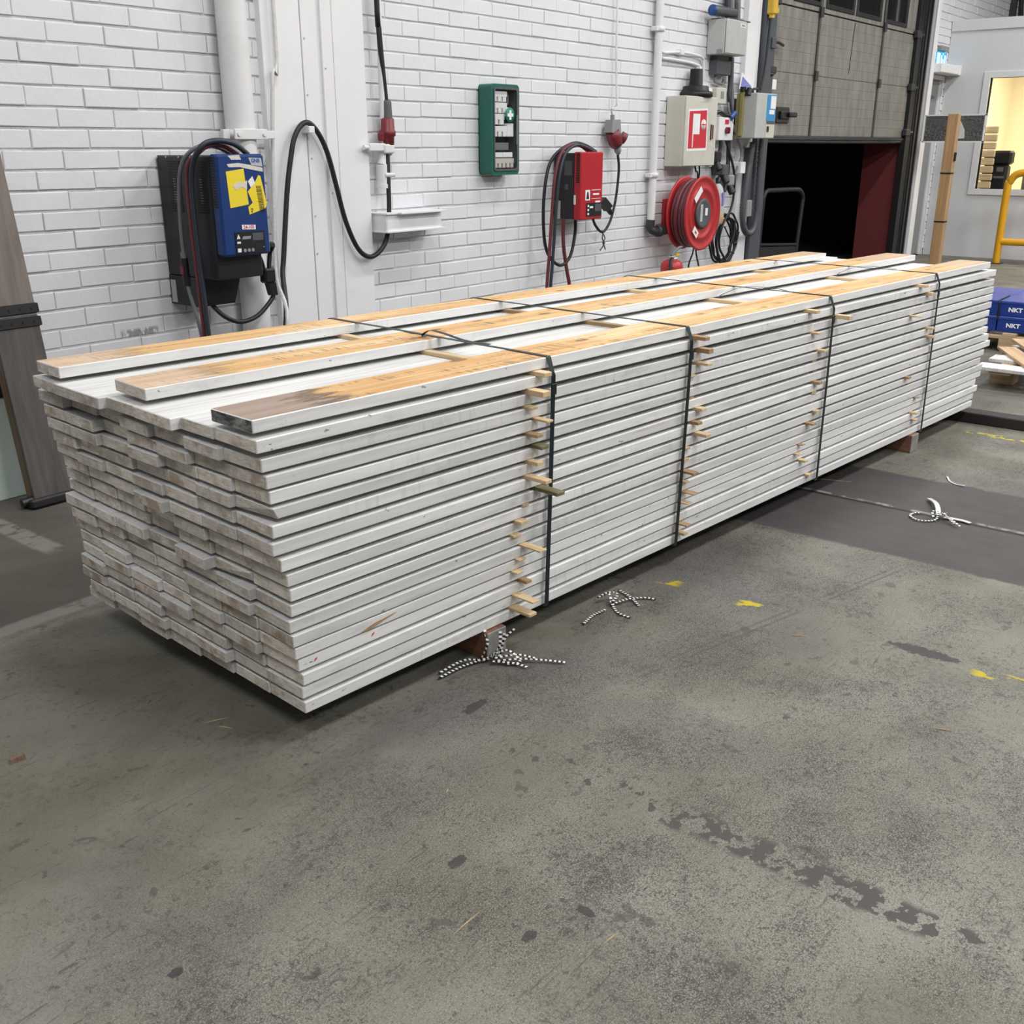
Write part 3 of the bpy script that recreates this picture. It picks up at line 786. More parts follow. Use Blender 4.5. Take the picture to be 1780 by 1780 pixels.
# end offsets: (layer, column) pairs that stick out (-) or sit back (+) clearly
JOG = {(0, 1): .006, (0, 2): -.012, (0, 3): .002, (0, 4): -.014, (0, 5): .0}
PAT = ['', 'PrPRR', 'rP0RP', '0rP0P', 'P0r0r', '00P0P', '00Q00', '0Pr00', 'rPr00', '0Q0PP', 'P00r0', 'PP000', '000rP', '0P0PP', 'P0P0r', '0P0P0', 'rP0P0', '000Pr']
for k_, st_r in enumerate(PAT):
    for c_, q_ in enumerate(st_r): JOG[(k_, c_+1)] = {'P': -.009, 'Q': -.024, 'r': .006, 'R': .02, '0': 0}[q_]+rp.uniform(-.003, .003)
BACKN = [1.847, 1.794, 1.817, 1.816, 1.819, 1.796, 1.806, 1.783, 1.764, 1.769, 1.784, 1.766, 1.785, 1.797, 1.798, 1.792, 1.831, 1.783]
S6 = [1.628, 1.651, 1.654, 1.657, 1.666, 1.681, 1.693, 1.705, 1.715, 1.697, 1.703, 1.719, 1.720, 1.715, 1.702, 1.706, 1.708, 1.722]
plank_objs = {}
for k in range(18):
    z0 = TOPS[k]-TH
    top = k == 0
    if top: edges = [2.952, 2.762, 2.613, 2.412, 2.262, 1.985, 1.83]
    else:
        back = BACKN[k]; front = 2.950+rp.uniform(-.006, .005)
        wsum = [1+rp.uniform(-.035, .035) for _ in range(7)]; tot = sum(wsum); edges = [front]; acc = 0
        for q in wsum: acc += q; edges.append(front-(front-back)*acc/tot)
    for c in range(len(edges)-1):
        n1, n0 = edges[c], edges[c+1]; wd = n1-n0-.0025
        if c == 0: s0 = S0[k]
        else: s0 = S0[k]+(S6[k]-S0[k])*c/(5 if top else 6)+JOG.get((k, c), 0.0)
        s1 = S1[k] if c == 0 else S1[k]+rp.uniform(-.06, .03)
        o = plank('plank', s1-s0, wd, TH, ['whitewash', 'plank_end', 'whitewash_top'], 100*k+c, 2 if top else 0, .012 if (k, c) in ((4, 0), (9, 1)) else None)
        o.location = SP(s0, (n0+n1)/2, z0); o.rotation_euler = (0, 0, SA)
        lay = ORD[17-k]
        lay = 'bottom layer' if k == 17 else ('uppermost full layer' if k == 0 else lay+' layer above the bearers')
        tag(o, 'whitewashed plank in the %s, %s from the sticker-studded long face' % (lay, COLN[c]), 'plank', GRP)
        plank_objs[(k, c)] = o
# three loose boards lying pine side up on the top layer
for lab, s0, s1, nf, nb, ang, em in (
        ('pine-faced board on top of the stack with a dark stained end, over the sticker-studded face', 1.679, 6.44, 2.938, 2.762, .0, 'stained_end'),
        ('pine-faced board lying along the middle of the stack top', 1.674, 6.53, 2.447, 2.268, .006, 'plank_end'),
        ('narrow pine-faced board on the stack top, next to the brick wall', 1.638, 6.27, 2.004, 1.850, .008, 'plank_end')):
    o = plank('board', s1-s0, nf-nb, .033, ['whitewash', em, 'pine_face' if em == 'stained_end' else 'pine_face_pale'], int(nf*1000), 2)
    o.location = SP(s0, (nf+nb)/2, .881); o.rotation_euler = (0, 0, SA-ang); tag(o, lab, 'board', 'pine-faced boards on the stack top')
# paint and bark marks on the long face
po = plank_objs[(14, 0)]
mk_ = MB()
for x, z in ((.05, .017), (.245, .02)):
    mk_.prism([(x, z-.004), (x+.009, z+.001), (x+.011, z+.005), (x+.004, z+.003)], 1, -.0015, 0)
o = mk_.build('paint_mark', 'ink_red', po, (0, -(po.dimensions.y)/2, 0)); o['label'] = 'small red paint mark'
po = plank_objs[(13, 0)]
bk_ = MB().prism([(.215, .004), (.26, .015), (.33, .0215), (.345, .022), (.30, .013), (.25, .002)], 1, -.0015, .0)
o = bk_.build('bark_strip', 'sticker_brown', po, (0, -(po.dimensions.y)/2, 0))

# stickers between the layers: measured position along the stack, gap, how far the end pokes out
FR = 2.950
STK = [
 [(2.66, 0, .036), (2.629, 1, .064), (2.619, 2, .026), (2.657, 3, .058), (2.619, 4, .044), (2.658, 5, .036), (2.637, 6, .040), (2.613, 7, .084), (2.659, 8, .097), (2.60, 9, .003), (2.574, 10, .026), (2.56, 11, .010), (2.603, 12, .084), (2.574, 13, .022), (2.56, 14, .026), (2.589, 15, .03), (2.563, 16, .087), (2.549, 17, .084)],
 [(3.503, 0, .05), (3.539, 1, .048), (3.53, 2, .05), (3.496, 3, .008), (3.51, 4, -.01), (3.52, 5, -.01), (3.549, 6, .026), (3.531, 7, .03), (3.545, 8, .057), (3.488, 9, .010), (3.483, 10, .010), (3.483, 11, .054), (3.482, 12, .02), (3.478, 13, .057), (3.473, 14, .04), (3.47, 15, -.01), (3.468, 16, .048), (3.476, 17, .03)],
 [(4.349, 0, .038), (4.592, 1, .067), (4.393, 2, .03), (4.44, 3, -.01), (4.472, 4, .03), (4.45, 5, -.01), (4.46, 6, -.01), (4.447, 7, .03), (4.45, 8, .004), (4.47, 9, -.01), (4.481, 10, .014), (4.432, 11, .03), (4.40, 12, -.01), (4.371, 13, .025), (4.343, 14, .025), (4.398, 15, .028), (4.45, 16, -.01), (4.472, 17, .015)],
 [(5.463, 0, .033), (5.579, 1, .02), (5.55, 2, -.01), (5.40, 3, .05), (5.66, 3.5, 0), (5.624, 5, .03), (5.638, 6, .03), (5.6, 7, -.01), (5.6, 8, -.01), (5.5, 9, -.01), (5.441, 10, .018), (5.5, 11, -.01), (5.52, 12, -.01), (5.571, 13, .024), (5.55, 14, -.01), (5.563, 15, .03), (5.595, 16, .02), (5.58, 17, -.01)]]
rs = random.Random(5)
for si, lst in enumerate(STK):
    sn_ = ['by the first strap', 'by the second strap', 'by the third strap', 'by the strap nearest the office'][si]
    for s, g, p in lst:
        if g != int(g): continue
        zb = TOPS[g]; gap = (.881 if g == 0 else TOPS[g-1]-TH)-zb
        h = gap-.0006; nb = 1.86+rs.uniform(-.02, .02); nf = FR+p
        wdt = .03+rs.uniform(-.003, .006); yaw = rs.uniform(-.012, .012)
        b = MB().box((0, -(nf-nb)/2, 0), (wdt, (nf-nb)/2, h), 0, .0012)
        mt = rs.choice(['sticker_pale', 'sticker_pale', 'sticker_pale', 'sticker_brown']) if not (si == 0 and g in (5, 8)) else 'sticker_olive'
        o = b.build('sticker', mt); o.location = SP(s, (nf+nb)/2, zb+.0003); o.rotation_euler = (0, 0, SA+yaw)
        gl = 'under the loose top boards' if g == 0 else 'under the %s plank layer' % (ORD[17-(g-1)] if g > 1 else 'uppermost full')
        tag(o, 'thin wooden sticker %s, %s' % (gl, sn_), 'sticker', 'wooden stickers between the plank layers')

# steel straps around the stack
for i, (sT, sB) in enumerate(((2.733, 2.712), (3.481, 3.450), (4.556, 4.558), (5.685, 5.705))):
    t = thing('strap', ['dark steel strap around the stack with a loose curled tail, nearest the stained board end',
                        'dark steel strap around the stack, second from the stained board end',
                        'dark steel strap around the stack, third from the stained board end',
                        'dark steel strap around the stack nearest the office end'][i], 'strap', SP(sT, 2.4, 0), SA, 'steel straps around the stack')
    ds = sB-sT
    pts = [(ds, -.578, .0938), (ds, .62, .0938)]
    fr_ = [(0, .58, .90), (0, .545, .9156), (0, .30, .9155), (0, .13, .9158), (0, -.05, .9158), (0, -.21, .9150), (0, -.36, .9158), (0, -.537, .9162), (0, -.5405, .914), (-.004 if i == 0 else 0, -.560, .8685), (ds*.05, -.562, .86), (ds*.4, -.563, .55), (ds, -.562, .098)]
    b = MB(); b.ribbon(fr_, .019, .0012, (1, 0, 0)); b.ribbon([(ds, -.562, .0945), (ds, .60, .0945)], .019, .0012, (1, 0, 0)); b.ribbon([(0, .58, .90), (ds, .62, .5), (ds, .60, .095)], .019, .0012, (1, 0, 0))
    b.build('band', 'strap_steel', t)
    MB().box((-.0115, -.5655, .80), (.0115, -.5615, .835), 0, .001).build('seal', 'strap_steel', t)
    if i == 0:
        tl = MB().ribbon(catmull([Vector(q) for q in ((-.03, .0, .922), (-.04, -.05, .943), (-.035, -.11, .94), (-.025, -.2, .926), (-.01, -.3, .924))], 5), .017, .001, (1, 0, 0))
        tl.ribbon(catmull([Vector(q) for q in ((-.03, .0, .925), (-.022, -.015, .90), (-.03, -.02, .885))], 4), .017, .001, (1, 0, 0)); tl.build('loose_tail', 'strap_steel', t)
    elif i > 1:
        tl = MB().ribbon(catmull([Vector(q) for q in ((-.16, -.075, .871), (-.13, -.09, .895), (-.06, -.15, .925), (-.01, -.25, .925), (0, -.33, .92))], 5), .010, .001, (1, 0, 0)); tl.build('loose_tail', 'strap_steel', t)

# bearers under the stack
def bearer(s, lab, wd=.085):
    b = MB().box((-wd/2, -.62, 0), (wd/2, .62, .0940), 0, .003)
    for i, fc in enumerate(b.f):
        P = [Vector(b.v[q]) for q in fc]; n = (P[1]-P[0]).cross(P[2]-P[0]).normalized()
        if abs(n.y) > .7: b.mi[i] = 1
    o = b.build('bearer', ['bearer_wood', 'bearer_end']); o.location = SP(s, 2.348, 0); o.rotation_euler = (0, 0, SA); tag(o, lab, 'bearer', 'timber bearers under the stack')
bearer(2.472, 'square timber bearer under the stack beside a clump of striped strapping')
bearer(5.63, 'square timber bearer under the stack near the dark steel beam')
b = MB().box((6.17, -4.9, 0), (6.29, -1.75, .06), 0, .004); b.box((6.172, -4.9, .045), (6.288, -1.75, .0615), 0, .003)
tag(b.build('steel_beam', 'beam_brown'), 'dark steel beam lying on the floor, running out from under the stack', 'beam')

# ================================================================== WALL: pipes and cables
dp = thing('downpipe', 'thick white drainpipe beside the sheet-clad column', 'pipe', (3.735, -.105, 0))
b = MB(); b.cyl((0, 0, 0), (0, 0, ZC-.05), .081, n=24); b.build('pipe', 'white_pipe', dp)
b = MB(); b.lathe((0, 0, 1.555), (0, 0, 1), [(.083, 0), (.088, 0), (.088, .05), (.083, .05)], 24); b.box((-.125, -.015, 1.555), (-.08, .015, 1.605), 0, .003); b.box((.08, -.015, 1.555), (.125, .015, 1.605), 0, .003); b.box((-.11, -.094, 1.553), (.11, -.082, 1.607), 0, .003); b.box((.1, -.02, 1.557), (.22, .0, 1.60), 0, .003)
cl = b.build('clamp', 'white_pipe', dp)
b = MB()
for x in (-.085, .085): b.cyl((x, -.102, 1.58), (x, -.092, 1.58), .011, n=8)
b.build('bolt', 'white_pipe', cl)
b = MB().tube([(3.975, -.10, 6.0), (4.04, -.085, 2.3), (4.0, -.085, 1.9), (3.965, -.08, 1.5), (3.945, -.07, 1.1), (3.91, -.10, .8), (3.86, -.23, .62), (3.80, -.27, .4)], .011, 8)
tag(b.build('grey_cable', 'plastic_wrap'), 'thin pale grey cable hanging down the edge of the clad column', 'cable')
cn = thing('conduit', 'slim white conduit rising beside the clad column with a tap at its foot', 'conduit', (4.87, -.06, 0))
b = MB(); b.cyl((0, 0, 1.50), (0, 0, ZC-.05), .019, n=14); b.build('pipe', 'white_pipe', cn)
b = MB(); b.box((-.165, -.04, 1.488), (-.02, -.006, 1.535), 0, .006); b.cyl((-.20, -.023, 1.512), (-.16, -.023, 1.512), .014, n=10); b.box((-.04, -.05, 1.475), (.05, .02, 1.53), 0, .008); b.build('clamp', 'white_pipe', cn)
b = MB(); b.cyl((-.015, 0, 1.505), (-.03, 0, 1.41), .022, .03, n=14); b.cyl((-.03, 0, 1.41), (-.03, 0, 1.29), .036, n=14); b.cyl((-.03, 0, 1.29), (-.03, 0, 1.265), .042, n=14); b.cyl((-.03, -.03, 1.345), (.03, -.055, 1.345), .014, n=10); b.build('tap_body', 'white_pipe', cn)

pl = thing('power_connector', 'red and grey industrial plug hanging beside the clad column', 'plug', (4.895, -.07, 1.6))
b = MB(); b.lathe((0, 0, .19), (0, 0, -1), [(.0, 0), (.028, 0), (.032, .015), (.034, .1), (.036, .11), (.036, .115)], 18); b.build('grip', 'dark_grey_plastic', pl)
b = MB(); b.lathe((0, 0, .085), (0, 0, -1), [(.036, 0), (.045, .005), (.046, .07), (.052, .075), (.052, .105), (.043, .11), (.040, .16), (.03, .165), (.0, .165)], 18); b.box((-.075, -.02, -.05), (-.04, .02, .0), 0, .008); b.build('socket', 'red_plastic', pl)
b = MB(); b.lathe((0, 0, -.08), (0, 0, -1), [(.03, 0), (.034, .01), (.03, .045), (.016, .06), (.0, .06)], 14); b.build('gland', 'grey_plastic', pl)
b = MB().tube([(4.845, -.07, 6.0), (4.845, -.07, 2.6), (4.855, -.07, 2.2), (4.875, -.07, 1.95), (4.89, -.07, 1.79)], .017, 10)
tag(b.build('supply_cable', 'black_rubber'), 'black cable dropping from the ceiling into the red plug', 'cable')
hk = MB(); hk.box((4.205, -.125, 1.59), (4.25, -.055, 1.628), 0, .004); tag(hk.build('cable_hook', 'white_steel'), 'small white hook on the column carrying the black cable', 'hook')
lp = [(4.885, -.072, 1.46), (4.865, -.09, 1.3), (4.853, -.10, 1.143), (4.838, -.10, 1.009), (4.785, -.10, .905), (4.672, -.10, .851), (4.565, -.10, .911), (4.472, -.1, 1.086), (4.411, -.1, 1.298), (4.355, -.1, 1.484), (4.290, -.1, 1.596), (4.225, -.1, 1.646), (4.165, -.1, 1.630), (4.11, -.1, 1.56), (4.074, -.1, 1.45), (4.03, -.1, 1.265), (3.965, -.11, .92), (3.93, -.13, .80), (3.88, -.2, .62), (3.8, -.25, .40)]
tag(MB().tube(lp, .0155, 10, 0, 5).build('looped_cable', 'black_rubber'), 'black cable looped over the column hook in a deep swag', 'cable')
# steel I-beam stub used as a shelf
sh = thing('beam_bracket', 'short white-painted steel beam bolted to the brick wall as a shelf', 'bracket', (4.75, -.014, 1.0))
b = MB(); b.box((0, -.17, .108), (.56, 0, .118), 0, .001); b.box((.1, -.2, .108), (.5, -.17, .118), 0, .001); b.build('top_flange', 'white_steel', sh)
b = MB(); b.box((.0, -.17, -.004), (.55, 0, .006), 0, .001); b.build('bottom_flange', 'white_steel', sh)
b = MB(); b.box((.012, -.155, .006), (.52, -.145, .108)); b.box((.006, -.155, .006), (.014, 0, .108)); b.build('web', 'white_steel', sh)

# ------------------------------------------------------------------ blue battery charger
ch = thing('battery_charger', 'large black battery charger with a blue front cover and torn yellow stickers', 'charger', (3.25, -.014, .71))
def slots(x, ya, yb, z0, z1, n, mat, parent, name='vent_slot', along='y'):
    b = MB()
    for i in range(n):
        z = z0+(z1-z0)*i/(n-1)
        if along == 'y': b.box((x-.002, ya, z-.004), (x+.001, yb, z+.004))
        else: b.box((ya, x-.002, z-.004), (yb, x+.001, z+.004))
    return b.build(name, mat, parent)
b = MB().box((0, -.446, .155), (.285, 0, .765), 0, .006); body = b.build('body', 'charger_black', ch)
b = MB(); b.hexa([(0, 0, 0), (.23, 0, 0), (.23, -.25, 0), (0, -.25, 0), (0, 0, .155), (.27, 0, .155), (.27, -.27, .155), (0, -.25, .155)]); b.build('lower_housing', 'charger_black', ch)
slots(-.0006, -.20, -.10, .49, .735, 20, 'ink_black', body); slots(-.0006, -.42, -.33, .49, .735, 20, 'ink_black', body)
b = MB()
for y in (-.135, -.36):
    for z in (.60, .535): b.box((-.0025, y-.02, z), (-.0005, y, z+.055))
b.build('terminal_block', 'rubber_grey', body)
b = MB()
for y, z in ((-.01, .755), (-.09, .757), (-.2, .757), (-.3, .757)): b.cyl((-.003, y, z), (.0, y, z), .005, n=8)
b.build('screw', 'bolt_steel', body)
cv = MB().box((.0, -.512, .275), (.298, -.446, .772), 0, .012).build('front_cover', 'charger_blue', ch)
slots(-.0006, -.50, -.456, .52, .755, 19, 'ink_black', cv)
yf = -.5125
def decal(name, pts, mat, parent, y=yf, t=.0012): return MB().prism(pts, 1, y-t, y).build(name, mat, parent)
X0, Z0 = 3.25, .71
decal('yellow_sticker', [(x-X0, z-Z0) for x, z in ((3.301, 1.40), (3.41, 1.412), (3.425, 1.238), (3.31, 1.224))], 'yellow_paper', cv)
decal('yellow_sticker', [(x-X0, z-Z0) for x, z in ((3.425, 1.300), (3.475, 1.345), (3.500, 1.38), (3.512, 1.375), (3.540, 1.24), (3.530, 1.215), (3.425, 1.188), (3.42, 1.225), (3.45, 1.245))], 'yellow_paper', cv)
decal('torn_paper', [(x-X0, z-Z0) for x, z in ((3.335, 1.33), (3.37, 1.35), (3.40, 1.345), (3.425, 1.355), (3.42, 1.31), (3.39, 1.325), (3.355, 1.31))], 'torn_paper', cv, yf-.0012)
decal('torn_paper', [(x-X0, z-Z0) for x, z in ((3.43, 1.35), (3.46, 1.375), (3.475, 1.34), (3.445, 1.32))], 'white_paper', cv, yf-.0012)
decal('torn_paper', [(x-X0, z-Z0) for x, z in ((3.31, 1.435), (3.38, 1.44), (3.45, 1.43), (3.53, 1.415), (3.53, 1.395), (3.44, 1.41), (3.39, 1.42), (3.32, 1.42))], 'torn_paper', cv)
decal('torn_paper', [(x-X0, z-Z0) for x, z in ((3.32, 1.475), (3.39, 1.478), (3.40, 1.455), (3.34, 1.455))], 'torn_paper', cv)
decal('maker_label', [(x-X0, z-Z0) for x, z in ((3.445, 1.465), (3.525, 1.462), (3.53, 1.42), (3.46, 1.43))], 'grey_label', cv)
decal('number_label', [(x-X0, z-Z0) for x, z in ((3.370, 1.140), (3.456, 1.136), (3.456, 1.113), (3.371, 1.117))], 'white_paper', cv)
text('lettering', '24-105', .024, 'ink_red', cv, (.163, yf-.0014, 1.1265-Z0), bold=.0004)
text('lettering', 'GNB', .026, 'ink_blue', cv, (.237, yf-.0014, 1.449-Z0), bold=.0008)
bar = MB(); rb = random.Random(2); z = 1.20
while z < 1.33: h = rb.uniform(.0015, .004); bar.box((3.492-X0+(z-1.2)*-.12, yf-.002, z-Z0), (3.525-X0+(z-1.2)*-.12, yf-.0012, z+h-Z0)); z += h+rb.uniform(.002, .004)
bar.build('barcode', 'ink_black', cv)
text('lettering', 'A8', .02, 'ink_black', cv, (3.442-X0, yf-.0014, 1.207-Z0), rot=R(80))
pn = decal('control_panel', [(x-X0, z-Z0) for x, z in ((3.322, 1.105), (3.508, 1.105), (3.508, .998), (3.322, .998))], 'black_plastic', cv, yf, .004)
b = MB(); y2 = yf-.004
b.prism([(3.43-X0, 1.096-Z0), (3.498-X0, 1.096-Z0), (3.498-X0, 1.058-Z0), (3.43-X0, 1.058-Z0)], 1, y2-.0008, y2, 0)
b.prism([(3.33-X0, 1.058-Z0), (3.352-X0, 1.058-Z0), (3.352-X0, 1.048-Z0), (3.33-X0, 1.048-Z0)], 1, y2-.0008, y2, 1); b.prism([(3.33-X0, 1.024-Z0), (3.352-X0, 1.024-Z0), (3.352-X0, 1.005-Z0), (3.33-X0, 1.005-Z0)], 1, y2-.0008, y2, 1)
b.prism([(3.33-X0, 1.072-Z0), (3.341-X0, 1.095-Z0), (3.352-X0, 1.072-Z0)], 1, y2-.0008, y2, 1)
for x in (3.375, 3.40, 3.425): b.cyl((x-X0, y2-.002, 1.012-Z0), (x-X0, y2, 1.012-Z0), .009, n=12, mi=2)
b.prism([(3.362-X0, 1.068-Z0), (3.37-X0, 1.083-Z0), (3.42-X0, 1.083-Z0), (3.415-X0, 1.068-Z0)], 1, y2-.0008, y2, 2)
b.box((3.445-X0, y2-.001, 1.01-Z0), (3.49-X0, y2, 1.045-Z0), 3)
b.build('buttons', ['dark_grey_plastic', 'white_paper', 'grey_plastic', 'black_rubber'], pn)
MB().box((3.494-X0, y2-.001, 1.02-Z0), (3.50-X0, y2, 1.026-Z0)).build('indicator_light', 'led_blue', pn)
MB().box((-.0015, -.055, .01), (0, -.01, .13)).build('rating_plate', 'grey_label', ch)
def P3(l, x): return [(x, y, z) for y, z in l]
cb = MB().tube([(3.49, -.47, 1.478), (3.42, -.47, 1.525), (3.33, -.47, 1.545), (3.25, -.46, 1.535), (3.21, -.44, 1.495), (3.20, -.395, 1.425)]+P3([(-.372, 1.314), (-.369, 1.148), (-.375, .956), (-.382, .799), (-.391, .574), (-.4, .3)], 3.2), .0135, 10)
tag(cb.build('charger_cable', 'rubber_blue_grey'), 'dark charging cable arching over the blue charger and down its side', 'cable')
cb = MB().tube([(3.45, -.44, 1.478), (3.36, -.44, 1.522), (3.27, -.44, 1.52), (3.215, -.42, 1.48), (3.195, -.375, 1.44)]+P3([(-.35, 1.36), (-.343, 1.223), (-.349, 1.032), (-.355, .836), (-.363, .571), (-.37, .3)], 3.195), .0115, 10)
tag(cb.build('charger_cable', 'rubber_maroon'), 'maroon charging cable arching over the blue charger and down its side', 'cable')
gc = thing('charger_cable', 'grey cable with an in-line connector hanging down the charger side', 'cable', (3.2, -.25, 1.0))
g_ = [(3.44, -.41, 1.478), (3.35, -.41, 1.515), (3.27, -.41, 1.525), (3.21, -.37, 1.49), (3.195, -.31, 1.424)]+P3([(-.268, 1.296), (-.25, 1.104), (-.252, .95), (-.256, .84), (-.30, .70), (-.336, .568), (-.35, .3)], 3.195)
MB().tube([(a-3.2, b_+.25, c-1.0) for a, b_, c in g_], .0105, 10).build('lead', 'rubber_grey', gc)
b = MB(); b.cyl((-.005, .0, -.03), (-.005, -.004, -.17), .02, n=12); b.cyl((-.005, .0, .0), (-.005, .0, -.035), .016, n=12, mi=1); b.box((-.027, -.012, -.11), (-.022, .012, -.07), 2); b.build('connector', ['black_plastic', 'rubber_grey', 'red_plastic'], gc)
dc = thing('charging_plug', 'black charging plug clipped beside the blue charger on a looped lead', 'plug', (3.68, -.3, .82))
b = MB(); b.box((-.03, -.03, -.02), (.045, .03, .06), 0, .01); b.hexa([(-.005, -.02, -.02), (.045, -.02, -.02), (.045, .02, -.02), (-.005, .02, -.02), (.012, -.018, -.09), (.055, -.018, -.09), (.055, .018, -.09), (.012, .018, -.09)]); b.build('plug_body', 'black_plastic', dc)
b = MB().tube([(-.01, 0, .04), (-.02, 0, .09), (-.035, 0, .125), (-.045, 0, .10), (-.03, 0, .04)], .008, 8); b.build('handle', 'black_plastic', dc)
b = MB().tube([(.035, 0, -.08), (.025, 0, -.11), (-.08, 0, -.19), (-.2, 0, -.212), (-.29, .01, -.175), (-.325, .06, -.12), (-.33, .1, -.08)], .0125, 10); b.build('lead', 'black_rubber', dc)
b = MB().tube([(-.09, -.1, .2), (.02, -.05, .19), (.035, 0, .14), (.02, 0, .06)], .0125, 10); b.build('lead', 'black_rubber', dc)

# ------------------------------------------------------------------ first-aid cabinet
fa = thing('first_aid_cabinet', 'green first-aid cabinet with a clear door and white cross', 'first aid cabinet', (6.005, -.014, 1.325))
def rrect(x0, x1, z0, z1, r, n=5):
    out = []
    for cx, cz, a in ((x1-r, z1-r, 0), (x0+r, z1-r, 90), (x0+r, z0+r, 180), (x1-r, z0+r, 270)):
        for i in range(n+1): t = R(a+90*i/n); out.append((cx+r*math.cos(t), cz+r*math.sin(t)))
    return out
def ring(mb, o, i, y0, y1, mi=0):
    n = len(o)
    for k in range(n):
        q = (k+1) % n
        A = [(o[k][0], y0, o[k][1]), (o[q][0], y0, o[q][1]), (i[q][0], y0, i[q][1]), (i[k][0], y0, i[k][1])]; B = [(p[0], y1, p[2]) for p in A]
        mb.add(A+B, [(3, 2, 1, 0), (4, 5, 6, 7), (0, 1, 5, 4), (2, 3, 7, 6)], mi)
b = MB(); O = rrect(-.155, .155, 0, .60, .03); I = rrect(-.128, .128, .03, .575, .02)
ring(b, O, I, 0, -.118); b.prism(O, 1, -.006, -.001); b.build('case', 'green_plastic', fa)
b = MB(); ring(b, rrect(-.134, .14, .025, .58, .022), rrect(-.122, .124, .04, .565, .018), -.118, -.124); b.build('door_rim', 'dark_grey_plastic', fa)
b = MB(); b.prism(rrect(-.126, .126, .034, .571, .018), 1, -.113, -.111); pane = b.build('pane', 'clear_cover', fa)
b = MB(); b.box((-.126, -.012, .032), (.126, -.007, .573)); b.box((.1245, -.112, .034), (.1275, -.007, .571)); b.build('back_panel', 'dark_grey_plastic', fa)
b = MB(); b.lathe((.052, -.115, .40), (0, -1, 0), [(.0, .0), (.05, .0), (.05, .003), (.0, .003)], 28); cr = b.build('cross_badge', 'green_sign', pane)
b = MB(); b.prism([(.052+.011*a+.021*c_, .40+.011*b_+.021*d_) for a, b_, c_, d_ in ((1, 1, 0, 1), (-1, 1, 0, 1), (-1, 1, 0, 0), (-1, 1, -1, 0), (-1, -1, -1, 0), (-1, -1, 0, 0), (-1, -1, 0, -1), (1, -1, 0, -1), (1, -1, 0, 0), (1, -1, 1, 0), (1, 1, 1, 0), (1, 1, 0, 0))], 1, -.121, -.1182); b.build('white_cross', 'white_paper', pane)
def aid(lab, x0, x1, z0, z1, mat='white_paper', legs=0):
    b = MB(); x1 += .022
    if legs:
        b.box((x0, -.103, z0+(z1-z0)*.45), (x1, -.02, z1), 0, .003)
        for i in range(legs): w_ = (x1-x0)/legs; b.box((x0+w_*(i+.15), -.103, z0), (x0+w_*(i+.85), -.02, z0+(z1-z0)*.5), 0, .003)
    else: b.box((x0, -.106, z0), (x1, -.02, z1), 0, .004)
    o = b.build('supply_pack', mat, None, (6.005, -.014, 1.325)); tag(o, lab, 'pack', 'supplies in the first-aid cabinet')
aid('white plaster dispenser on the top row of the green cabinet', -.12, .015, .485, .555, legs=3)
aid('white plaster dispenser second row from the top in the green cabinet', -.12, .015, .41, .48, legs=3)
aid('white plaster dispenser left of the cross in the green cabinet', -.12, -.01, .335, .405, legs=2)
aid('white plaster dispenser on the row beneath the cross badge', -.12, .015, .255, .325, legs=3)
aid('upright white box beneath the cross badge in the green cabinet', .03, .085, .255, .345)
aid('small white box right of the cross badge in the green cabinet', .02, .06, .39, .45)
aid('crumpled grey bandage bundle low in the green cabinet', -.115, .03, .165, .215, 'rubber_grey')
aid('white card on the left of the lowest shelf in the green cabinet', -.12, -.035, .115, .15)
aid('white card on the right of the lowest shelf in the green cabinet', -.015, .075, .115, .15)
aid('cream dispenser with yellow tabs at the foot of the green cabinet', -.11, .095, .045, .11, 'cream_steel', 5)
b = MB(); b.tube([(.06, -.06, .55), (.09, -.06, .545), (.095, -.06, .5), (.09, -.06, .47)], .008, 8); b.build('eyewash_tube', 'grey_plastic', fa)
MB().box((.118, -.128, .20), (.135, -.118, .40), 0, .006).build('latch', 'rubber_grey', fa)

# ------------------------------------------------------------------ red battery charger
rc = thing('battery_charger', 'smaller red-fronted battery charger with a navy body on the brick wall', 'charger', (6.745, -.014, .975))
bd = MB().box((0, -.19, .005), (.36, 0, .492), 0, .005).build('body', 'charger_black', rc)
cv = MB().box((.0, -.26, 0), (.30, -.19, .50), 0, .008).build('front_cover', 'charger_red', rc)
slots(-.0006, -.245, -.215, .28, .485, 17, 'ink_black', cv)
b = MB(); b.box((-.002, -.175, .33), (0, -.105, .435)); b.box((-.002, -.14, .225), (0, -.11, .265)); b.build('vent_grille', 'dark_grey_plastic', bd)
b = MB(); b.box((-.002, -.07, .005), (0, -.015, .14)); b.build('rating_plate', 'grey_label', bd)
b = MB(); b.box((-.0015, -.215, .115), (0, -.195, .185)); b.build('side_label', 'white_paper', cv)
yr = -.2605
b = MB(); b.prism([(.062, .145), (.125, .145), (.125, .222), (.062, .222)], 1, yr-.001, yr, 0); b.prism([(.075, .155), (.112, .155), (.1, .21), (.085, .205)], 1, yr-.002, yr-.001, 1); b.build('warning_label', ['white_paper', 'ink_black'], cv)
b = MB(); b.box((.145, yr-.001, .218), (.27, yr, .222)); b.box((.145, yr-.001, .155), (.27, yr, .158)); b.box((.165, yr-.001, .182), (.25, yr, .195)); b.box((.20, yr-.001, .122), (.268, yr, .138), 0); b.build('white_print', 'ink_white', cv)
pn = MB().prism([(.078, .025), (.285, .025), (.285, .125), (.078, .125)], 1, yr-.004, yr).build('control_panel', 'black_plastic', cv)
b = MB(); b.box((.19, yr-.0052, .06), (.275, yr-.004, .115), 0)
for z in (.035, .065, .095): b.box((.09, yr-.0052, z), (.11, yr-.004, z+.016), 1)
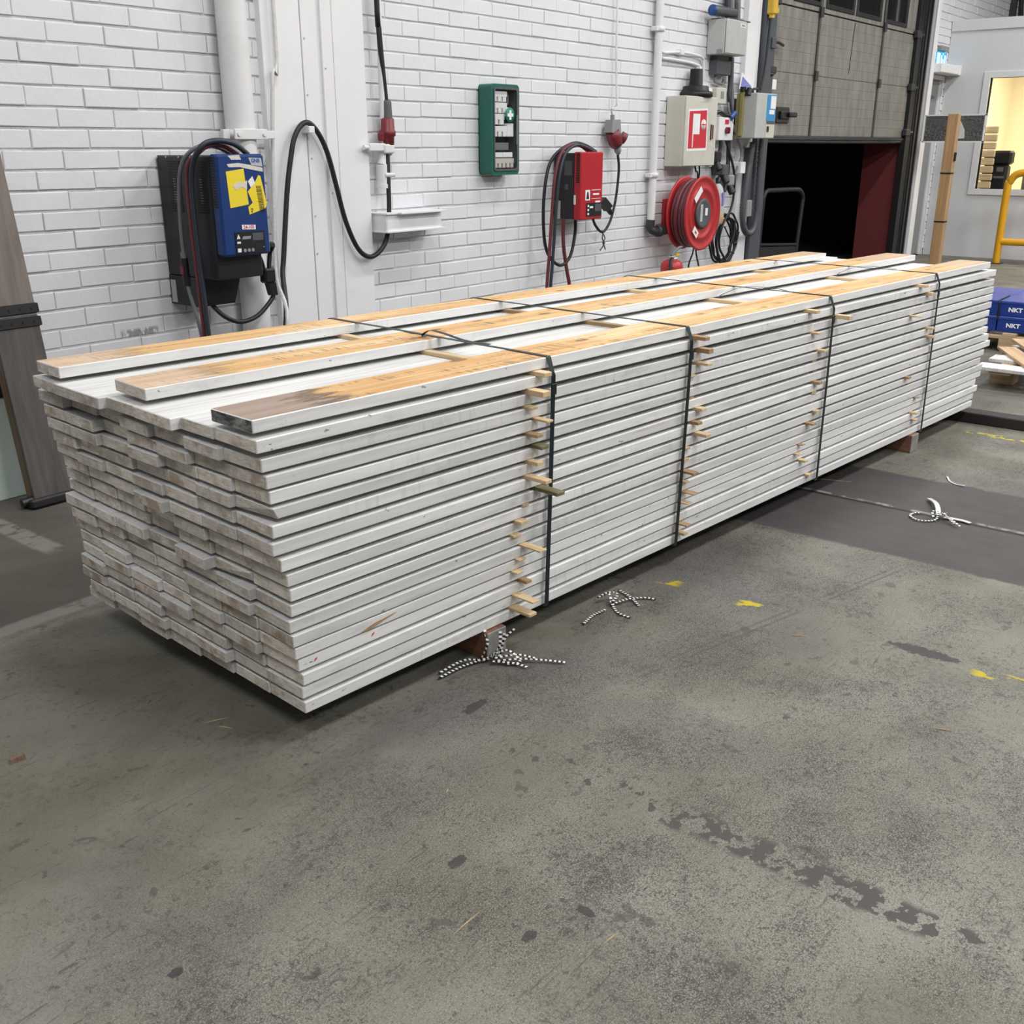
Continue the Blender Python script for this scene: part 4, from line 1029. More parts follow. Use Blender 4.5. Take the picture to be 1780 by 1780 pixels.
b.box((.12, yr-.0052, .085), (.165, yr-.004, .10), 1); b.build('buttons', ['dark_grey_plastic', 'white_paper'], pn)
tag(MB().tube([(7.06, -.19, 1.475), (6.93, -.17, 1.525), (6.79, -.15, 1.535), (6.61, -.12, 1.45), (6.513, -.12, 1.315), (6.473, -.12, 1.063), (6.50, -.12, .804), (6.593, -.12, .678), (6.722, -.12, .627), (6.838, -.12, .69), (6.895, -.12, .85), (6.90, -.12, .98)], .013, 9).build('charger_cable', 'black_rubber'), 'black charging lead looping left of and under the red charger', 'cable')
tag(MB().tube([(6.95, -.2, 1.475), (6.83, -.2, 1.52), (6.70, -.2, 1.525), (6.58, -.2, 1.46), (6.51, -.2, 1.30), (6.48, -.2, 1.066), (6.45, -.2, .746), (6.421, -.2, .486), (6.4, -.2, .2)], .013, 9).build('charger_cable', 'rubber_maroon'), 'maroon lead draped over the red charger and down its left side', 'cable')
tag(MB().tube([(7.0, -.215, 1.475), (6.85, -.215, 1.515), (6.72, -.225, 1.52), (6.60, -.225, 1.46), (6.53, -.225, 1.30), (6.495, -.225, 1.066), (6.465, -.225, .746), (6.435, -.225, .486), (6.41, -.22, .2)], .013, 9).build('charger_cable', 'rubber_blue_grey'), 'slate blue lead draped over the red charger and down its left side', 'cable')
tag(MB().tube([(6.735, -.12, .985), (6.741, -.12, .787), (6.794, -.12, .58), (6.834, -.12, .452), (6.86, -.12, .2)], .015, 9).build('charger_cable', 'rubber_maroon'), 'short maroon lead hanging straight down under the red charger', 'cable')
b = MB(); b.hexa([(7.10, -.23, 1.10), (7.16, -.23, 1.13), (7.16, -.18, 1.13), (7.10, -.18, 1.10), (7.20, -.235, 1.02), (7.26, -.235, 1.06), (7.26, -.185, 1.06), (7.20, -.185, 1.02)]); b.cyl((7.22, -.21, 1.04), (7.27, -.21, 1.005), .022, n=10); b.tube([(7.08, -.2, 1.22), (7.10, -.2, 1.17), (7.12, -.205, 1.12)], .011, 8)
tag(b.build('charging_plug', 'black_plastic'), 'black charging plug hanging at the right side of the red charger', 'plug')
# hanging socket with its cable
hs = thing('hanging_socket', 'grey and red industrial socket hanging on a wire right of the red charger', 'socket', (7.46, -.08, 1.6))
b = MB(); b.hexa([(-.075, -.04, .02), (.065, -.04, .0), (.065, .04, .0), (-.075, .04, .02), (-.06, -.035, .115), (.055, -.035, .12), (.055, .035, .12), (-.06, .035, .115)]); b.cyl((-.01, 0, .118), (-.014, 0, .155), .018, n=10); b.build('housing', 'grey_plastic', hs)
b = MB(); b.lathe((-.01, 0, .03), (.5, -.1, -1), [(.0, 0), (.055, .0), (.06, .04), (.058, .10), (.045, .13), (.0, .13)], 18); b.cyl((.09, -.02, -.01), (.12, -.045, -.03), .045, n=16); b.build('socket_body', 'red_plastic', hs)
b = MB(); b.lathe((.055, -.01, -.09), (.4, 0, -1), [(.0, 0), (.03, 0), (.03, .035), (.016, .06), (.0, .06)], 12); b.build('gland', 'grey_plastic', hs)
b = MB(); b.tube([(-.012, 0, .15), (-.03, 0, .18), (-.02, 0, .215), (.02, 0, .225), (.07, .01, .232), (.08, .02, .26)], .005, 8); b.build('hook', 'bolt_steel', hs)
tag(MB().tube([(7.50, -.05, 6.0), (7.515, -.05, 2.6), (7.53, -.055, 2.0), (7.54, -.06, 1.835)], .009, 8).build('drop_wire', 'white_pipe'), 'thin pale wire dropping to the hanging red socket', 'wire')
b = MB(); b.tube([(7.535, -.085, 1.45), (7.558, -.085, 1.348), (7.545, -.085, 1.2), (7.51, -.085, 1.05), (7.439, -.085, .907), (7.338, -.085, .842), (7.232, -.085, .904), (7.185, -.085, .975)], .011, 9)
tag(b.build('socket_cable', 'black_rubber'), 'black lead swinging from the hanging socket to the red charger', 'cable')
b = MB(); b.tube([(7.34, -.09, .835), (7.36, -.1, .79), (7.33, -.1, .76), (7.35, -.1, .73), (7.37, -.1, .70)], .005, 6); b.tube([(7.34, -.09, .835), (7.32, -.1, .79), (7.35, -.1, .755), (7.32, -.1, .72), (7.29, -.1, .70)], .005, 6)
tag(b.build('wire_tie', 'dark_steel'), 'twisted wire tie dangling from the socket lead', 'wire tie')

# ------------------------------------------------------------------ water pipes
wp = thing('water_pipe', 'vertical white water pipe with a dark elbow feeding the hose reel', 'pipe', (8.135, -.066, 0))
MB().cyl((0, 0, .86), (0, 0, ZC-.05), .034, n=16).build('pipe', 'white_pipe', wp)
b = MB()
for z in (2.44, 1.276): b.lathe((0, 0, z-.02), (0, 0, 1), [(.034, 0), (.045, 0), (.045, .04), (.034, .04)], 16); b.box((-.07, -.02, z-.018), (.07, .036, z+.018), 0, .004)
b.build('clamp', 'white_pipe', wp)
b = MB(); b.tube([(0, 0, .90), (0, -.0, .83), (.03, -.03, .80), (.12, -.06, .80), (.25, -.12, .82), (.34, -.14, .85)], .038, 12); b.lathe((.05, -.035, .80), (1, -.3, 0), [(.034, 0), (.05, 0), (.05, .05), (.034, .05)], 14); b.build('elbow', 'dark_steel', wp)
tp = thing('conduit', 'thin white conduit bending across to the cream fire cabinet', 'conduit', (8.2, -.04, 2.3))
b = MB(); b.tube([(-.02, 0, 3.8), (-.02, 0, .13), (-.013, 0, .023), (.02, 0, -.02), (.10, 0, -.03), (.37, 0, -.01), (.66, 0, -.02), (.745, 0, -.035), (.775, 0, -.08), (.78, 0, -.345)], .012, 9, 0, 4); b.build('pipe', 'white_pipe', tp)
MB().box((.33, -.02, -.035), (.39, .026, .015), 0, .004).build('clip', 'white_pipe', tp); MB().box((-.05, -.02, .12), (.01, .026, .16), 0, .004).build('clip', 'white_pipe', tp)
tag(MB().tube([(8.16, -.035, 2.42), (8.165, -.03, 2.33), (8.24, -.03, 2.235), (8.4, -.03, 2.225), (8.75, -.03, 2.215), (8.93, -.03, 2.19), (8.955, -.03, 2.12), (8.96, -.03, 1.94)], .014, 9).build('conduit', 'white_pipe'), 'second white conduit running just below the thin bent one', 'conduit')

# ------------------------------------------------------------------ cream cabinet
cb_ = thing('fire_cabinet', 'cream steel cabinet with a red hose sign on its door', 'cabinet', (8.40, -.014, 1.345))
MB().box((0, -.18, 0), (.575, 0, .585), 0, .004).build('body', 'cream_steel', cb_)
dr = MB().box((.004, -.197, .004), (.571, -.181, .581), 0, .003).build('door', 'cream_steel', cb_)
yd = -.1975
decal('sign', [(.045, .128), (.405, .133), (.392, .49), (.047, .474)], 'white_paper', dr, yd)
decal('sign_field', [(.062, .15), (.388, .155), (.376, .472), (.064, .458)], 'red_sign', dr, yd-.0012)
b = MB(); b.box((.13, yd-.0035, .27), (.255, yd-.0024, .44)); b.box((.13, yd-.0035, .16), (.145, yd-.0024, .27)); b.build('hose_pictogram', 'white_paper', dr)
b = MB(); b.lathe((.325, yd-.0024, .352), (0, -1, 0), [(0, 0), (.045, 0), (.045, .001), (0, .001)], 20); b.build('wheel_pictogram', 'white_paper', dr)
b = MB(); b.box((.29, yd-.0045, .347), (.37, yd-.0034, .357)); b.box((.318, yd-.0045, .31), (.322, yd-.0034, .395)); b.build('wheel_spoke', 'red_sign', dr)
b = MB(); b.box((.215, yd-.001, .54), (.355, yd, .575)); b.build('label', 'torn_paper', dr)
b = MB(); b.box((.44, yd-.002, .215), (.515, yd+.002, .365), 0); b.box((.455, yd-.006, .225), (.475, yd-.001, .355), 1); b.box((.49, yd-.008, .23), (.505, yd-.002, .35), 2); b.build('latch', ['cream_steel', 'ink_black', 'red_plastic'], dr)
fn = thing('black_funnel', 'black funnel upside down on top of the cream cabinet', 'funnel', (8.765, -.09, 1.931))
b = MB(); b.lathe((0, 0, 0), (0, 0, 1), [(0, 0), (.155, 0), (.155, .035), (.145, .04), (.12, .05), (.115, .085), (.105, .09), (.06, .095), (.055, .23), (.0, .23)], 28); b.build('cone', 'black_rubber', fn)
MB().box((.02, -.02, .231), (.06, .02, .25), 0, .004).build('paper_tab', 'white_paper', fn)

# ------------------------------------------------------------------ hose reel
hr = thing('hose_reel', 'red fire hose reel mounted under the cream cabinet', 'hose reel', (8.525, -.014, .945))
b = MB(); b.lathe((0, -.15, 0), (0, -1, 0), [(.06, 0), (.30, 0), (.315, .008), (.318, .02), (.30, .022), (.06, .015)], 40); b.build('back_disc', 'red_paint', hr)
b = MB(); b.lathe((0, -.335, 0), (0, -1, 0), [(.0, .0), (.30, .0), (.316, .004), (.322, .014), (.318, .024), (.30, .022), (.285, .010), (.235, .008), (.225, .018), (.205, .02), (.195, .008), (.14, .006), (.0, .006)], 44); b.build('front_disc', 'red_paint', hr)
b = MB(); b.lathe((0, -.341, 0), (0, -1, 0), [(.0, .0), (.128, .0), (.13, .02), (.12, .028), (.10, .022), (.0, .02)], 32); hub = b.build('hub', 'dark_grey_plastic', hr)
b = MB(); b.box((-.06, -.366, -.07), (-.02, -.358, .08), 0, .003, Matrix.Rotation(R(0), 4, 'Y')); b.build('hub_label', 'grey_label', hub); MB().box((.03, -.365, -.02), (.07, -.358, .045), 0, .002).build('hub_label', 'white_paper', hub)
for i, y in enumerate((-.195, -.238, -.28, -.318)):
    n = 40; rr = (.262, .28, .275, .283)[i]
    MB().tube([(rr*math.cos(2*math.pi*k/n), y+.004*math.sin(4*math.pi*k/n), rr*math.sin(2*math.pi*k/n)) for k in range(n)], .0225, 10, 0, 0, True).build('hose_turn', 'hose_rubber', hr)
b = MB(); b.cyl((0, -.33, 0), (0, -.16, 0), .22, n=28); b.cyl((0, -.16, 0), (0, -.0, 0), .05, n=16); b.box((-.12, -.03, -.12), (.12, 0, .12), 0, .005); b.build('drum', 'red_paint', hr)
ce = lambda a, r: (r*math.cos(R(a)), r*math.sin(R(a)))
T = Matrix.Translation((-.105, -.358, .165)) @ Matrix.Rotation(R(-42), 4, 'Y')
MB().box((-.075, -.002, -.028), (.075, 0, .028), 0, 0, T).build('label', 'white_paper', hr)
T = Matrix.Translation((-.125, -.358, -.155)) @ Matrix.Rotation(R(40), 4, 'Y')
b = MB().box((-.05, -.002, -.03), (.05, 0, .03), 0, 0, T); b.box((-.015, -.003, -.01), (.02, -.002, .01), 1, 0, T); b.build('label', ['white_paper', 'ink_red'], hr)
fe = thing('fire_extinguisher', 'red fire extinguisher standing on the floor under the hose reel', 'fire extinguisher', (8.05, -.35, 0))
MB().lathe((0, 0, 0), (0, 0, 1), [(.0, 0), (.09, .0), (.098, .01), (.098, .515), (.093, .545), (.07, .568), (.03, .58), (.0, .58)], 28).build('cylinder', 'red_paint', fe)
b = MB(); b.cyl((0, 0, .545), (0, 0, .60), .022, n=12); b.box((-.03, -.015, .59), (.05, .015, .61), 0, .004); b.cyl((0, 0, .58), (.045, -.02, .585), .014, n=10); b.build('valve', 'bolt_steel', fe)
b = MB(); b.tube([(-.01, 0, .61), (.04, -.005, .65), (.10, -.01, .675), (.14, -.01, .675)], .012, 8); b.build('carry_handle', 'rubber_grey', fe)
b = MB(); b.box((.05, -.02, .60), (.10, .01, .625), 0, .004); b.build('safety_tag', 'brass_yellow', fe)
b = MB(); b.tube([(-.02, -.01, .59), (-.08, -.04, .58), (-.125, -.06, .52), (-.135, -.06, .40), (-.13, -.05, .20)], .015, 9); b.build('hose', 'black_rubber', fe)

# ------------------------------------------------------------------ electrical boxes by the loading door
ub = thing('junction_box', 'large grey steel junction box high beside the loading door', 'electrical box', (9.06, -.014, 2.30))
MB().box((0, -.175, 0), (.385, 0, .29), 0, .006).build('body', 'grey_steel', ub)
ld = MB().box((.0, -.20, .0), (.385, -.176, .29), 0, .012).build('lid', 'grey_steel', ub)
b = MB(); b.box((.25, -.202, .235), (.345, -.20, .265), 0); b.box((.265, -.203, .245), (.33, -.202, .25), 1); b.box((.265, -.203, .254), (.33, -.202, .258), 1); b.build('label', ['white_paper', 'ink_black'], ld)
MB().box((-.003, -.16, .005), (.0, -.105, .04), 0, .0).build('knockout', 'grey_plastic', ub)
rl_ = thing('blue_roll', 'rolled dark blue sheet lying on top of the high grey junction box', 'roll', (9.03, -.10, 2.625))
b = MB(); b.lathe((-.06, 0, 0.03), (1, -.1, 0), [(.0, 0), (.045, .0), (.045, .02), (.038, .36), (.0, .36)], 18); b.build('roll', 'slate_steel', rl_)
b = MB(); b.lathe((-.064, 0, .03), (1, -.1, 0), [(.0, 0), (.046, .0), (.046, .012)], 18); b.build('end', 'blue_plastic', rl_)
tag(MB().box((9.10, -.19, 2.592), (9.55, -.02, 2.602), 0, .002).build('cover_plate', 'dark_grey_plastic'), 'flat dark plate lying across the high grey junction box', 'plate')
b = MB()
for x, r_, m_ in ((9.30, .022, 0), (9.37, .03, 1), (9.45, .024, 0), (9.50, .026, 1)):
    b.tube([(x-.02, -.06, 6.0), (x+.01, -.06, 3.0), (x, -.07, 2.8), (x, -.08, 2.61)], r_, 9, m_)
tag(b.build('conduit_bundle', ['dark_steel', 'rubber_grey']), 'bundle of grey and dark conduits entering the high junction box', 'conduit')
b = MB(); b.box((9.13, -.10, 2.135), (9.40, -.01, 2.262), 0, .008); b.box((9.16, -.085, 2.262), (9.37, -.02, 2.30), 0); tag(b.build('junction_box', 'dark_grey_plastic'), 'small charcoal box just under the high grey junction box', 'electrical box')
sb = thing('light_switch', 'small cream switch box under the charcoal box', 'switch', (9.13, 0, 1.885))
MB().box((0, -.11, 0), (.19, 0, .14), 0, .006).build('body', 'cream_steel', sb); MB().box((.075, -.115, .05), (.135, -.11, .11), 0, .002).build('rocker', 'grey_plastic', sb)
b = MB(); b.box((9.0, -.08, 1.945), (9.10, 0, 2.015), 0, .005); b.box((9.005, -.083, 1.98), (9.095, -.08, 1.99), 1); tag(b.build('light_switch', ['white_paper', 'grey_label']), 'tiny white switch left of the cream switch box', 'switch')
mb_ = thing('motor_switch', 'white switch box with a red label and rotary knob', 'switch', (9.215, 0, 1.565))
MB().box((0, -.11, 0), (.29, 0, .205), 0, .006).build('body', 'white_steel', mb_)
b = MB(); b.box((.11, -.112, .145), (.185, -.11, .185)); b.build('red_label', 'red_sign', mb_); b = MB(); b.cyl((.145, -.14, .09), (.145, -.11, .09), .03, n=14); b.box((.138, -.15, .065), (.152, -.14, .115)); b.build('knob', 'red_plastic', mb_)
b = MB(); b.tube([(9.19, -.06, 1.80), (9.26, -.08, 1.815), (9.34, -.08, 1.795), (9.42, -.10, 1.785)], .02, 9, 0); b.cyl((9.42, -.11, 1.765), (9.49, -.12, 1.81), .03, n=14, mi=1)
tag(b.build('spare_plug', ['black_plastic', 'blue_plastic']), 'black and blue plug resting on the white switch box', 'plug')
cp = thing('door_control', 'tall grey door control box with cyan stickers by the loading door', 'control box', (9.58, 0, 1.585))
MB().box((0, -.30, .0), (.42, -.08, .405), 0, .006).build('body', 'grey_steel', cp); MB().box((.05, -.08, .04), (.36, 0, .36)).build('mounting_plate', 'dark_steel', cp)
b = MB(); b.box((.215, -.3025, .16), (.405, -.30, .395), 0); b.box((.29, -.304, .27), (.40, -.3025, .385), 1); b.box((.27, -.304, .22), (.38, -.3025, .26), 1); b.box((.23, -.304, .12), (.40, -.3025, .16), 2); b.build('cyan_sticker', ['cyan_sticker', 'white_paper', 'dark_grey_plastic'], cp)
b = MB(); b.box((.215, -.305, .005), (.40, -.30, .13), 0, .003); b.box((.235, -.312, .06), (.27, -.305, .11), 1); b.build('key_panel', ['cream_steel', 'black_plastic'], cp)
b = MB(); b.tube([(.1, -.2, .405), (.1, -.2, .44), (.2, -.2, .445), (.2, -.2, .405)], .012, 8); b.cyl((-.005, -.2, .38), (.03, -.2, .44), .03, n=10); b.build('lifting_loop', 'black_plastic', cp)
b = MB(); b.box((.0, -.145, .01), (-.004, -.085, .40)); b.build('yellowed_tape', 'tape_yellow', cp)
b = MB(); b.box((9.56, -.17, 1.60), (9.60, -.12, 2.03), 0, .01); b.cyl((9.58, -.145, 2.0), (9.58, -.145, 2.045), .03, n=12, mi=1); tag(b.build('rolled_poster', ['tape_yellow', 'black_plastic']), 'yellowed tube standing against the door control box', 'tube')
b = MB(); b.prism([(9.655, 2.035), (9.69, 2.18), (9.73, 2.165), (9.955, 2.10), (9.905, 2.01)], 1, -.066, -.061, 0); b.prism([(9.675, 2.038), (9.705, 2.145), (9.90, 2.065), (9.89, 2.018)], 1, -.068, -.066, 1); tag(b.build('taped_notice', ['white_paper', 'lilac_sticker']), 'creased white and lilac notice taped to the white column', 'notice')
# tangle of small cables round the boxes
def cab(pts, r, m_, lab, name='wall_cable'): tag(MB().tube(pts, r, 8).build(name, m_), lab, 'cable')
cab([(9.42, -.07, 2.30), (9.45, -.07, 2.1), (9.43, -.08, 1.95), (9.47, -.09, 1.8), (9.5, -.07, 1.6), (9.5, -.08, 1.3), (9.42, -.1, 1.1)], .022, 'dark_steel', 'thick dark cable dropping from the high junction box past the switches')
cab([(9.48, -.06, 2.30), (9.5, -.06, 2.1), (9.52, -.07, 1.9), (9.50, -.07, 1.72)], .02, 'rubber_grey', 'grey cable dropping from the high junction box beside the dark one')
cab([(9.2, -.05, 2.13), (9.18, -.05, 2.08), (9.24, -.05, 2.07), (9.33, -.05, 2.06), (9.36, -.05, 2.10)], .013, 'rubber_grey', 'short grey cable curling under the charcoal box')
cab([(9.22, -.05, 1.885), (9.22, -.05, 1.82), (9.20, -.05, 1.77)], .014, 'rubber_grey', 'short grey stub cable between cream and white switch boxes')
cab([(9.45, -.06, 1.95), (9.40, -.1, 1.84), (9.47, -.1, 1.75), (9.6, -.1, 1.6), (9.69, -.12, 1.45), (9.63, -.12, 1.33), (9.58, -.12, 1.25)], .012, 'rubber_grey', 'pale grey cable curving past the door control box')
cab([(9.30, -.09, 1.57), (9.30, -.09, 1.48), (9.25, -.09, 1.40), (9.32, -.09, 1.33)], .018, 'black_rubber', 'black cable hanging under the white switch box')
cab([(9.40, -.09, 1.57), (9.47, -.1, 1.46), (9.52, -.12, 1.345), (9.58, -.12, 1.21), (9.575, -.12, 1.0), (9.50, -.12, .864)], .012, 'black_rubber', 'thin black cable arcing down to the hanging coil')
cab([(8.78, -.12, 1.345), (8.80, -.12, 1.30), (8.84, -.12, 1.25), (8.86, -.1, .9), (8.88, -.1, .6), (8.80, -.1, .45), (8.83, -.1, .3)], .008, 'black_rubber', 'thin black lead running down behind the hose reel')
cab([(8.86, -.12, 1.345), (8.87, -.12, 1.28), (8.90, -.1, 1.2), (8.95, -.1, .9), (8.92, -.1, .6), (9.0, -.1, .42), (9.02, -.1, .3)], .008, 'black_rubber', 'second thin black lead beside the hose reel')
for i, (x, z) in enumerate(((9.20, 1.42), (9.36, 1.30), (9.50, 1.20))):
    b = MB(); b.box((x-.06, -.14, z-.05), (x+.05, -.01, z+.05), 0, .01); b.cyl((x-.0, -.15, z-.12), (x, -.1, z-.04), .035, n=10, mi=1)
    tag(b.build('wall_socket', [('black_plastic', 'dark_grey_plastic', 'grey_plastic')[i], 'black_rubber']), ('black socket under the white switch box', 'charcoal socket between hose reel and door frame', 'grey socket above the hanging cable coil')[i], 'socket')
tag(MB().box((9.62, -.16, 1.26), (9.72, -.06, 1.37), 0, .006).build('wall_socket', 'white_steel'), 'small white socket under the door control box', 'socket')
pb = thing('spray_bottle', 'translucent bottle with purple print hanging right of the hose reel', 'bottle', (9.28, -.10, .80))
MB().lathe((0, 0, 0), (0, 0, 1), [(0, 0), (.07, 0), (.075, .02), (.075, .25), (.05, .34), (.02, .38), (.0, .38)], 18).build('bottle', 'grey_label', pb); MB().lathe((0, 0, .001), (0, 0, 1), [(.076, .02), (.0765, .10), (.076, .1)], 18).build('amber_fill', 'sticker_brown', pb); MB().box((-.03, -.08, .18), (.0, -.07, .30)).build('purple_print', 'lilac_sticker', pb); MB().lathe((0, 0, .38), (0, 0, 1), [(.025, 0), (.025, .05), (0, .05)], 12).build('cap', 'black_plastic', pb)
# coil of cable
cc_ = thing('cable_coil', 'loose coil of black cable hanging between hose reel and door frame', 'cable coil', (9.42, -.14, .66))
for i in range(6):
    rc_ = random.Random(40+i); n = 14; cx, cz = rc_.uniform(-.03, .03), rc_.uniform(-.03, .02)
    pts = [((.20+rc_.uniform(-.012, .012))*math.cos(2*math.pi*k/n)*(1+.05*i-.1)+cx, (i-2.5)*.018+rc_.uniform(-.008, .008), (.215+rc_.uniform(-.015, .015))*math.sin(2*math.pi*k/n)+cz) for k in range(n)]
    MB().tube(pts, .0105, 8, 0, 4, True).build('coil_turn', 'black_rubber', cc_)
for a in (((-.02, -.05, .2), (.03, -.06, .04), (.08, -.06, -.1), (.0, -.05, -.2)), ((.1, -.05, .18), (.05, -.07, .02), (-.03, -.06, -.1), (.12, -.05, -.15)), ((-.12, -.05, .12), (0, -.06, 0), (.14, -.05, -.05), (.2, -.05, .05))): MB().tube(a, .007, 7).build('loose_strand', 'black_rubber', cc_)
# ribbed spiral cable by the door frame
pts = [(9.86, -.15, 1.55), (9.83, -.15, 1.40), (9.785, -.15, 1.21), (9.745, -.15, .95), (9.765, -.15, .80), (9.83, -.15, .705), (9.93, -.15, .675), (10.02, -.15, .72), (10.06, -.15, .85), (10.06, -.15, 1.06), (10.05, -.15, 1.43), (10.05, -.15, 1.6)]
sc_ = MB().tube(pts, .034, 10, 0, 14, False, lambda i: 1.0 if i % 2 else .72)
tag(sc_.build('spiral_cable', 'dark_grey_plastic'), 'ribbed grey spiral cable hanging in a U beside the loading door', 'spiral cable')
b = MB(); b.box((9.86, -.11, .86), (9.98, -.062, 1.5), 0, .005); b.box((9.86, -.14, .84), (9.97, -.10, 1.0), 1, .006); tag(b.build('cable_guard', ['slate_steel', 'grey_plastic']), 'dark steel channel inside the loop of the ribbed cable', 'channel')
ps = thing('pull_switch', 'yellow pull switch with a black cord at the door frame', 'pull switch', (10.10, -.13, 2.78))
b = MB(); b.box((-.045, -.04, -.07), (.05, .04, .13), 0, .012); b.cyl((.0, 0, -.1), (.0, 0, -.06), .03, n=12); b.box((.04, -.03, -.06), (.10, .03, -.0), 0, .012); b.lathe((0, 0, .13), (0, 0, 1), [(.035, 0), (.045, .02), (.03, .04), (.045, .06), (.03, .08), (.0, .08)], 12); b.build('body', 'brass_yellow', ps)
MB().tube([(-.02, 0, -.1), (-.04, 0, -.35), (-.075, 0, -.6), (-.12, 0, -.74)], .012, 8).build('cord', 'black_rubber', ps)
b = MB(); b.cyl((10.235, -.08, 1.9), (10.235, -.08, 4.5), .012, n=8); b.box((10.19, -.12, 2.42), (10.28, -.07, 2.52), 0, .006); tag(b.build('frame_conduit', 'slate_steel'), 'thin slate conduit with a small box on the door frame', 'conduit')

# ------------------------------------------------------------------ trolley in the doorway
tr = thing('hand_trolley', 'dark platform trolley with a tubular handle in the open doorway', 'trolley', (11.3, .15, 0))
b = MB(); b.tube([(-.53, 0, .14), (-.51, 0, .45), (-.49, 0, .90), (-.47, 0, 1.0), (-.40, 0, 1.05), (-.2, 0, 1.052), (.35, 0, 1.045), (.48, 0, 1.02), (.555, 0, .95), (.55, 0, .85), (.50, 0, .40), (.48, 0, .14)], .026, 12, 0, 5); b.build('handle', 'trolley_steel', tr)
b = MB(); b.cyl((-.51, 0, .485), (.50, 0, .42), .018, n=10); b.build('crossbar', 'trolley_steel', tr)
MB().prism([(-.51, .16), (.47, .16), (.49, .40), (-.50, .46)], 1, -.01, .01).build('back_panel', 'trolley_steel', tr)
MB().box((-.55, -.02, .12), (.52, .75, .16), 0, .006).build('deck', 'dark_steel', tr)
for x in (-.45, .42):
    for y in (.08, .65): MB().cyl((x-.02, y, .055), (x+.02, y, .055), .055, n=14).build('wheel', 'black_rubber', tr)

# ------------------------------------------------------------------ right-hand side
pt = thing('timber_post', 'tall raw timber post with two dark bands in front of the office', 'post', (12.0, -1.40, 0))
MB().box((-.05, -.053, 0), (.05, .053, 1.835), 0, .003).build('post', 'raw_timber', pt)
for z in (.735, 1.237): MB().box((-.0515, -.0545, z-.008), (.0515, .0545, z+.008)).build('dark_band', 'ink_black', pt)
MB().box((-.02, -.07, 1.36), (.02, -.053, 1.45), 0, .003).build('latch', 'ink_black', pt)
hf = thing('suspended_panel', 'white-edged panel of dark speckled mesh hanging on a rod before the office', 'panel', (14.6, -.63, 1.725))
b = MB(); y0, y1, z0, z1 = .385, -.385, -.165, .165
b.box((-.012, y1, z1-.012), (.012, y0, z1+.006), 0); b.box((-.012, y1, z0-.006), (.012, y0, z0+.012), 0); b.box((-.012, y0-.018, z0), (.012, y0, z1)); b.box((-.012, y1, z0), (.012, y1+.018, z1)); b.build('rim', 'white_steel', hf)
def meshmat():
    t = NT('speckled_mesh'); n = t.noise(t.obj(), 60, 4, .7); c = t.mix(t.step(n, .42, .62), (.045, .043, .043), (.17, .165, .16))
    t.col(t.mix(t.step(t.noise(t.obj(), 4, 3, .6), .4, .7), c, (.10, .10, .10))); t.rough(.6); M['speckled_mesh'] = t.m
meshmat()
MB().box((-.006, y1+.01, z0+.01), (.006, y0-.01, z1-.01)).build('infill', 'speckled_mesh', hf)
MB().cyl((0, .39, -.16), (0, .39, ZC-1.73), .016, n=10).build('rod', 'white_pipe', hf)
b = MB(); b.hexa([(-.02, -.04, -.13), (-.01, -.15, -.12), (-.007, -.15, -.12), (-.007, -.04, -.13), (-.03, -.06, .12), (-.012, -.14, -.02), (-.007, -.14, -.02), (-.007, -.06, .12)]); b.build('plastic_scrap', 'plastic_wrap', hf)
yr_ = thing('guard_rail', 'yellow tubular guard rail in front of the office window', 'guard rail', (15.29, -1.22, 0))
b = MB(); b.tube([(0, 0, 0), (0, 0, .95), (0, -.02, 1.06), (0, -.08, 1.15), (0, -.18, 1.18), (0, -.35, 1.18), (0, -1.1, 1.18), (0, -1.2, 1.15), (0, -1.26, 1.06), (0, -1.28, .95), (0, -1.28, 0)], .048, 14, 0, 4); b.build('hoop', 'yellow_steel', yr_)
MB().cyl((0, 0, .29), (0, -1.28, .29), .045, n=14).build('cross_rail', 'yellow_steel', yr_)
for y in (0, -1.28): MB().box((-.08, y-.08, 0), (.08, y+.08, .012), 0, .002).build('foot_plate', 'dark_steel', yr_)

# blue boxes on a pallet
def pallet(name, lab, loc, rotz=0, top='pallet_wood', nb=5, W=.8, Lx=1.2):
    p = thing(name, lab, 'pallet', loc, rotz)
    for i in range(nb): y = -W/2+(W-.1)*i/(nb-1); MB().box((0, y, .122), (Lx, y+.1, .144), 0, .002).build('deck_board', top, p)
    for x in (0, Lx/2-.05, Lx-.1): MB().box((x, -W/2, .1), (x+.1, W/2, .122), 0, .002).build('stringer', 'pallet_wood', p)
    for x in (0, Lx/2-.05, Lx-.1):
        for y in (-W/2, -.07, W/2-.14): MB().box((x, y, .022), (x+.1, y+.14, .1), 0, .003).build('block', 'pallet_wood', p)
    for y in (-W/2, -.05, W/2-.1): MB().box((0, y, 0), (Lx, y+.1, .022), 0, .002).build('bottom_board', 'pallet_wood', p)
    return p
pallet('pallet', 'wooden pallet carrying the blue boxes', (8.60, -3.05, 0), 0, W=1.0)
bl = [('lower', 0), ('upper', 1)]
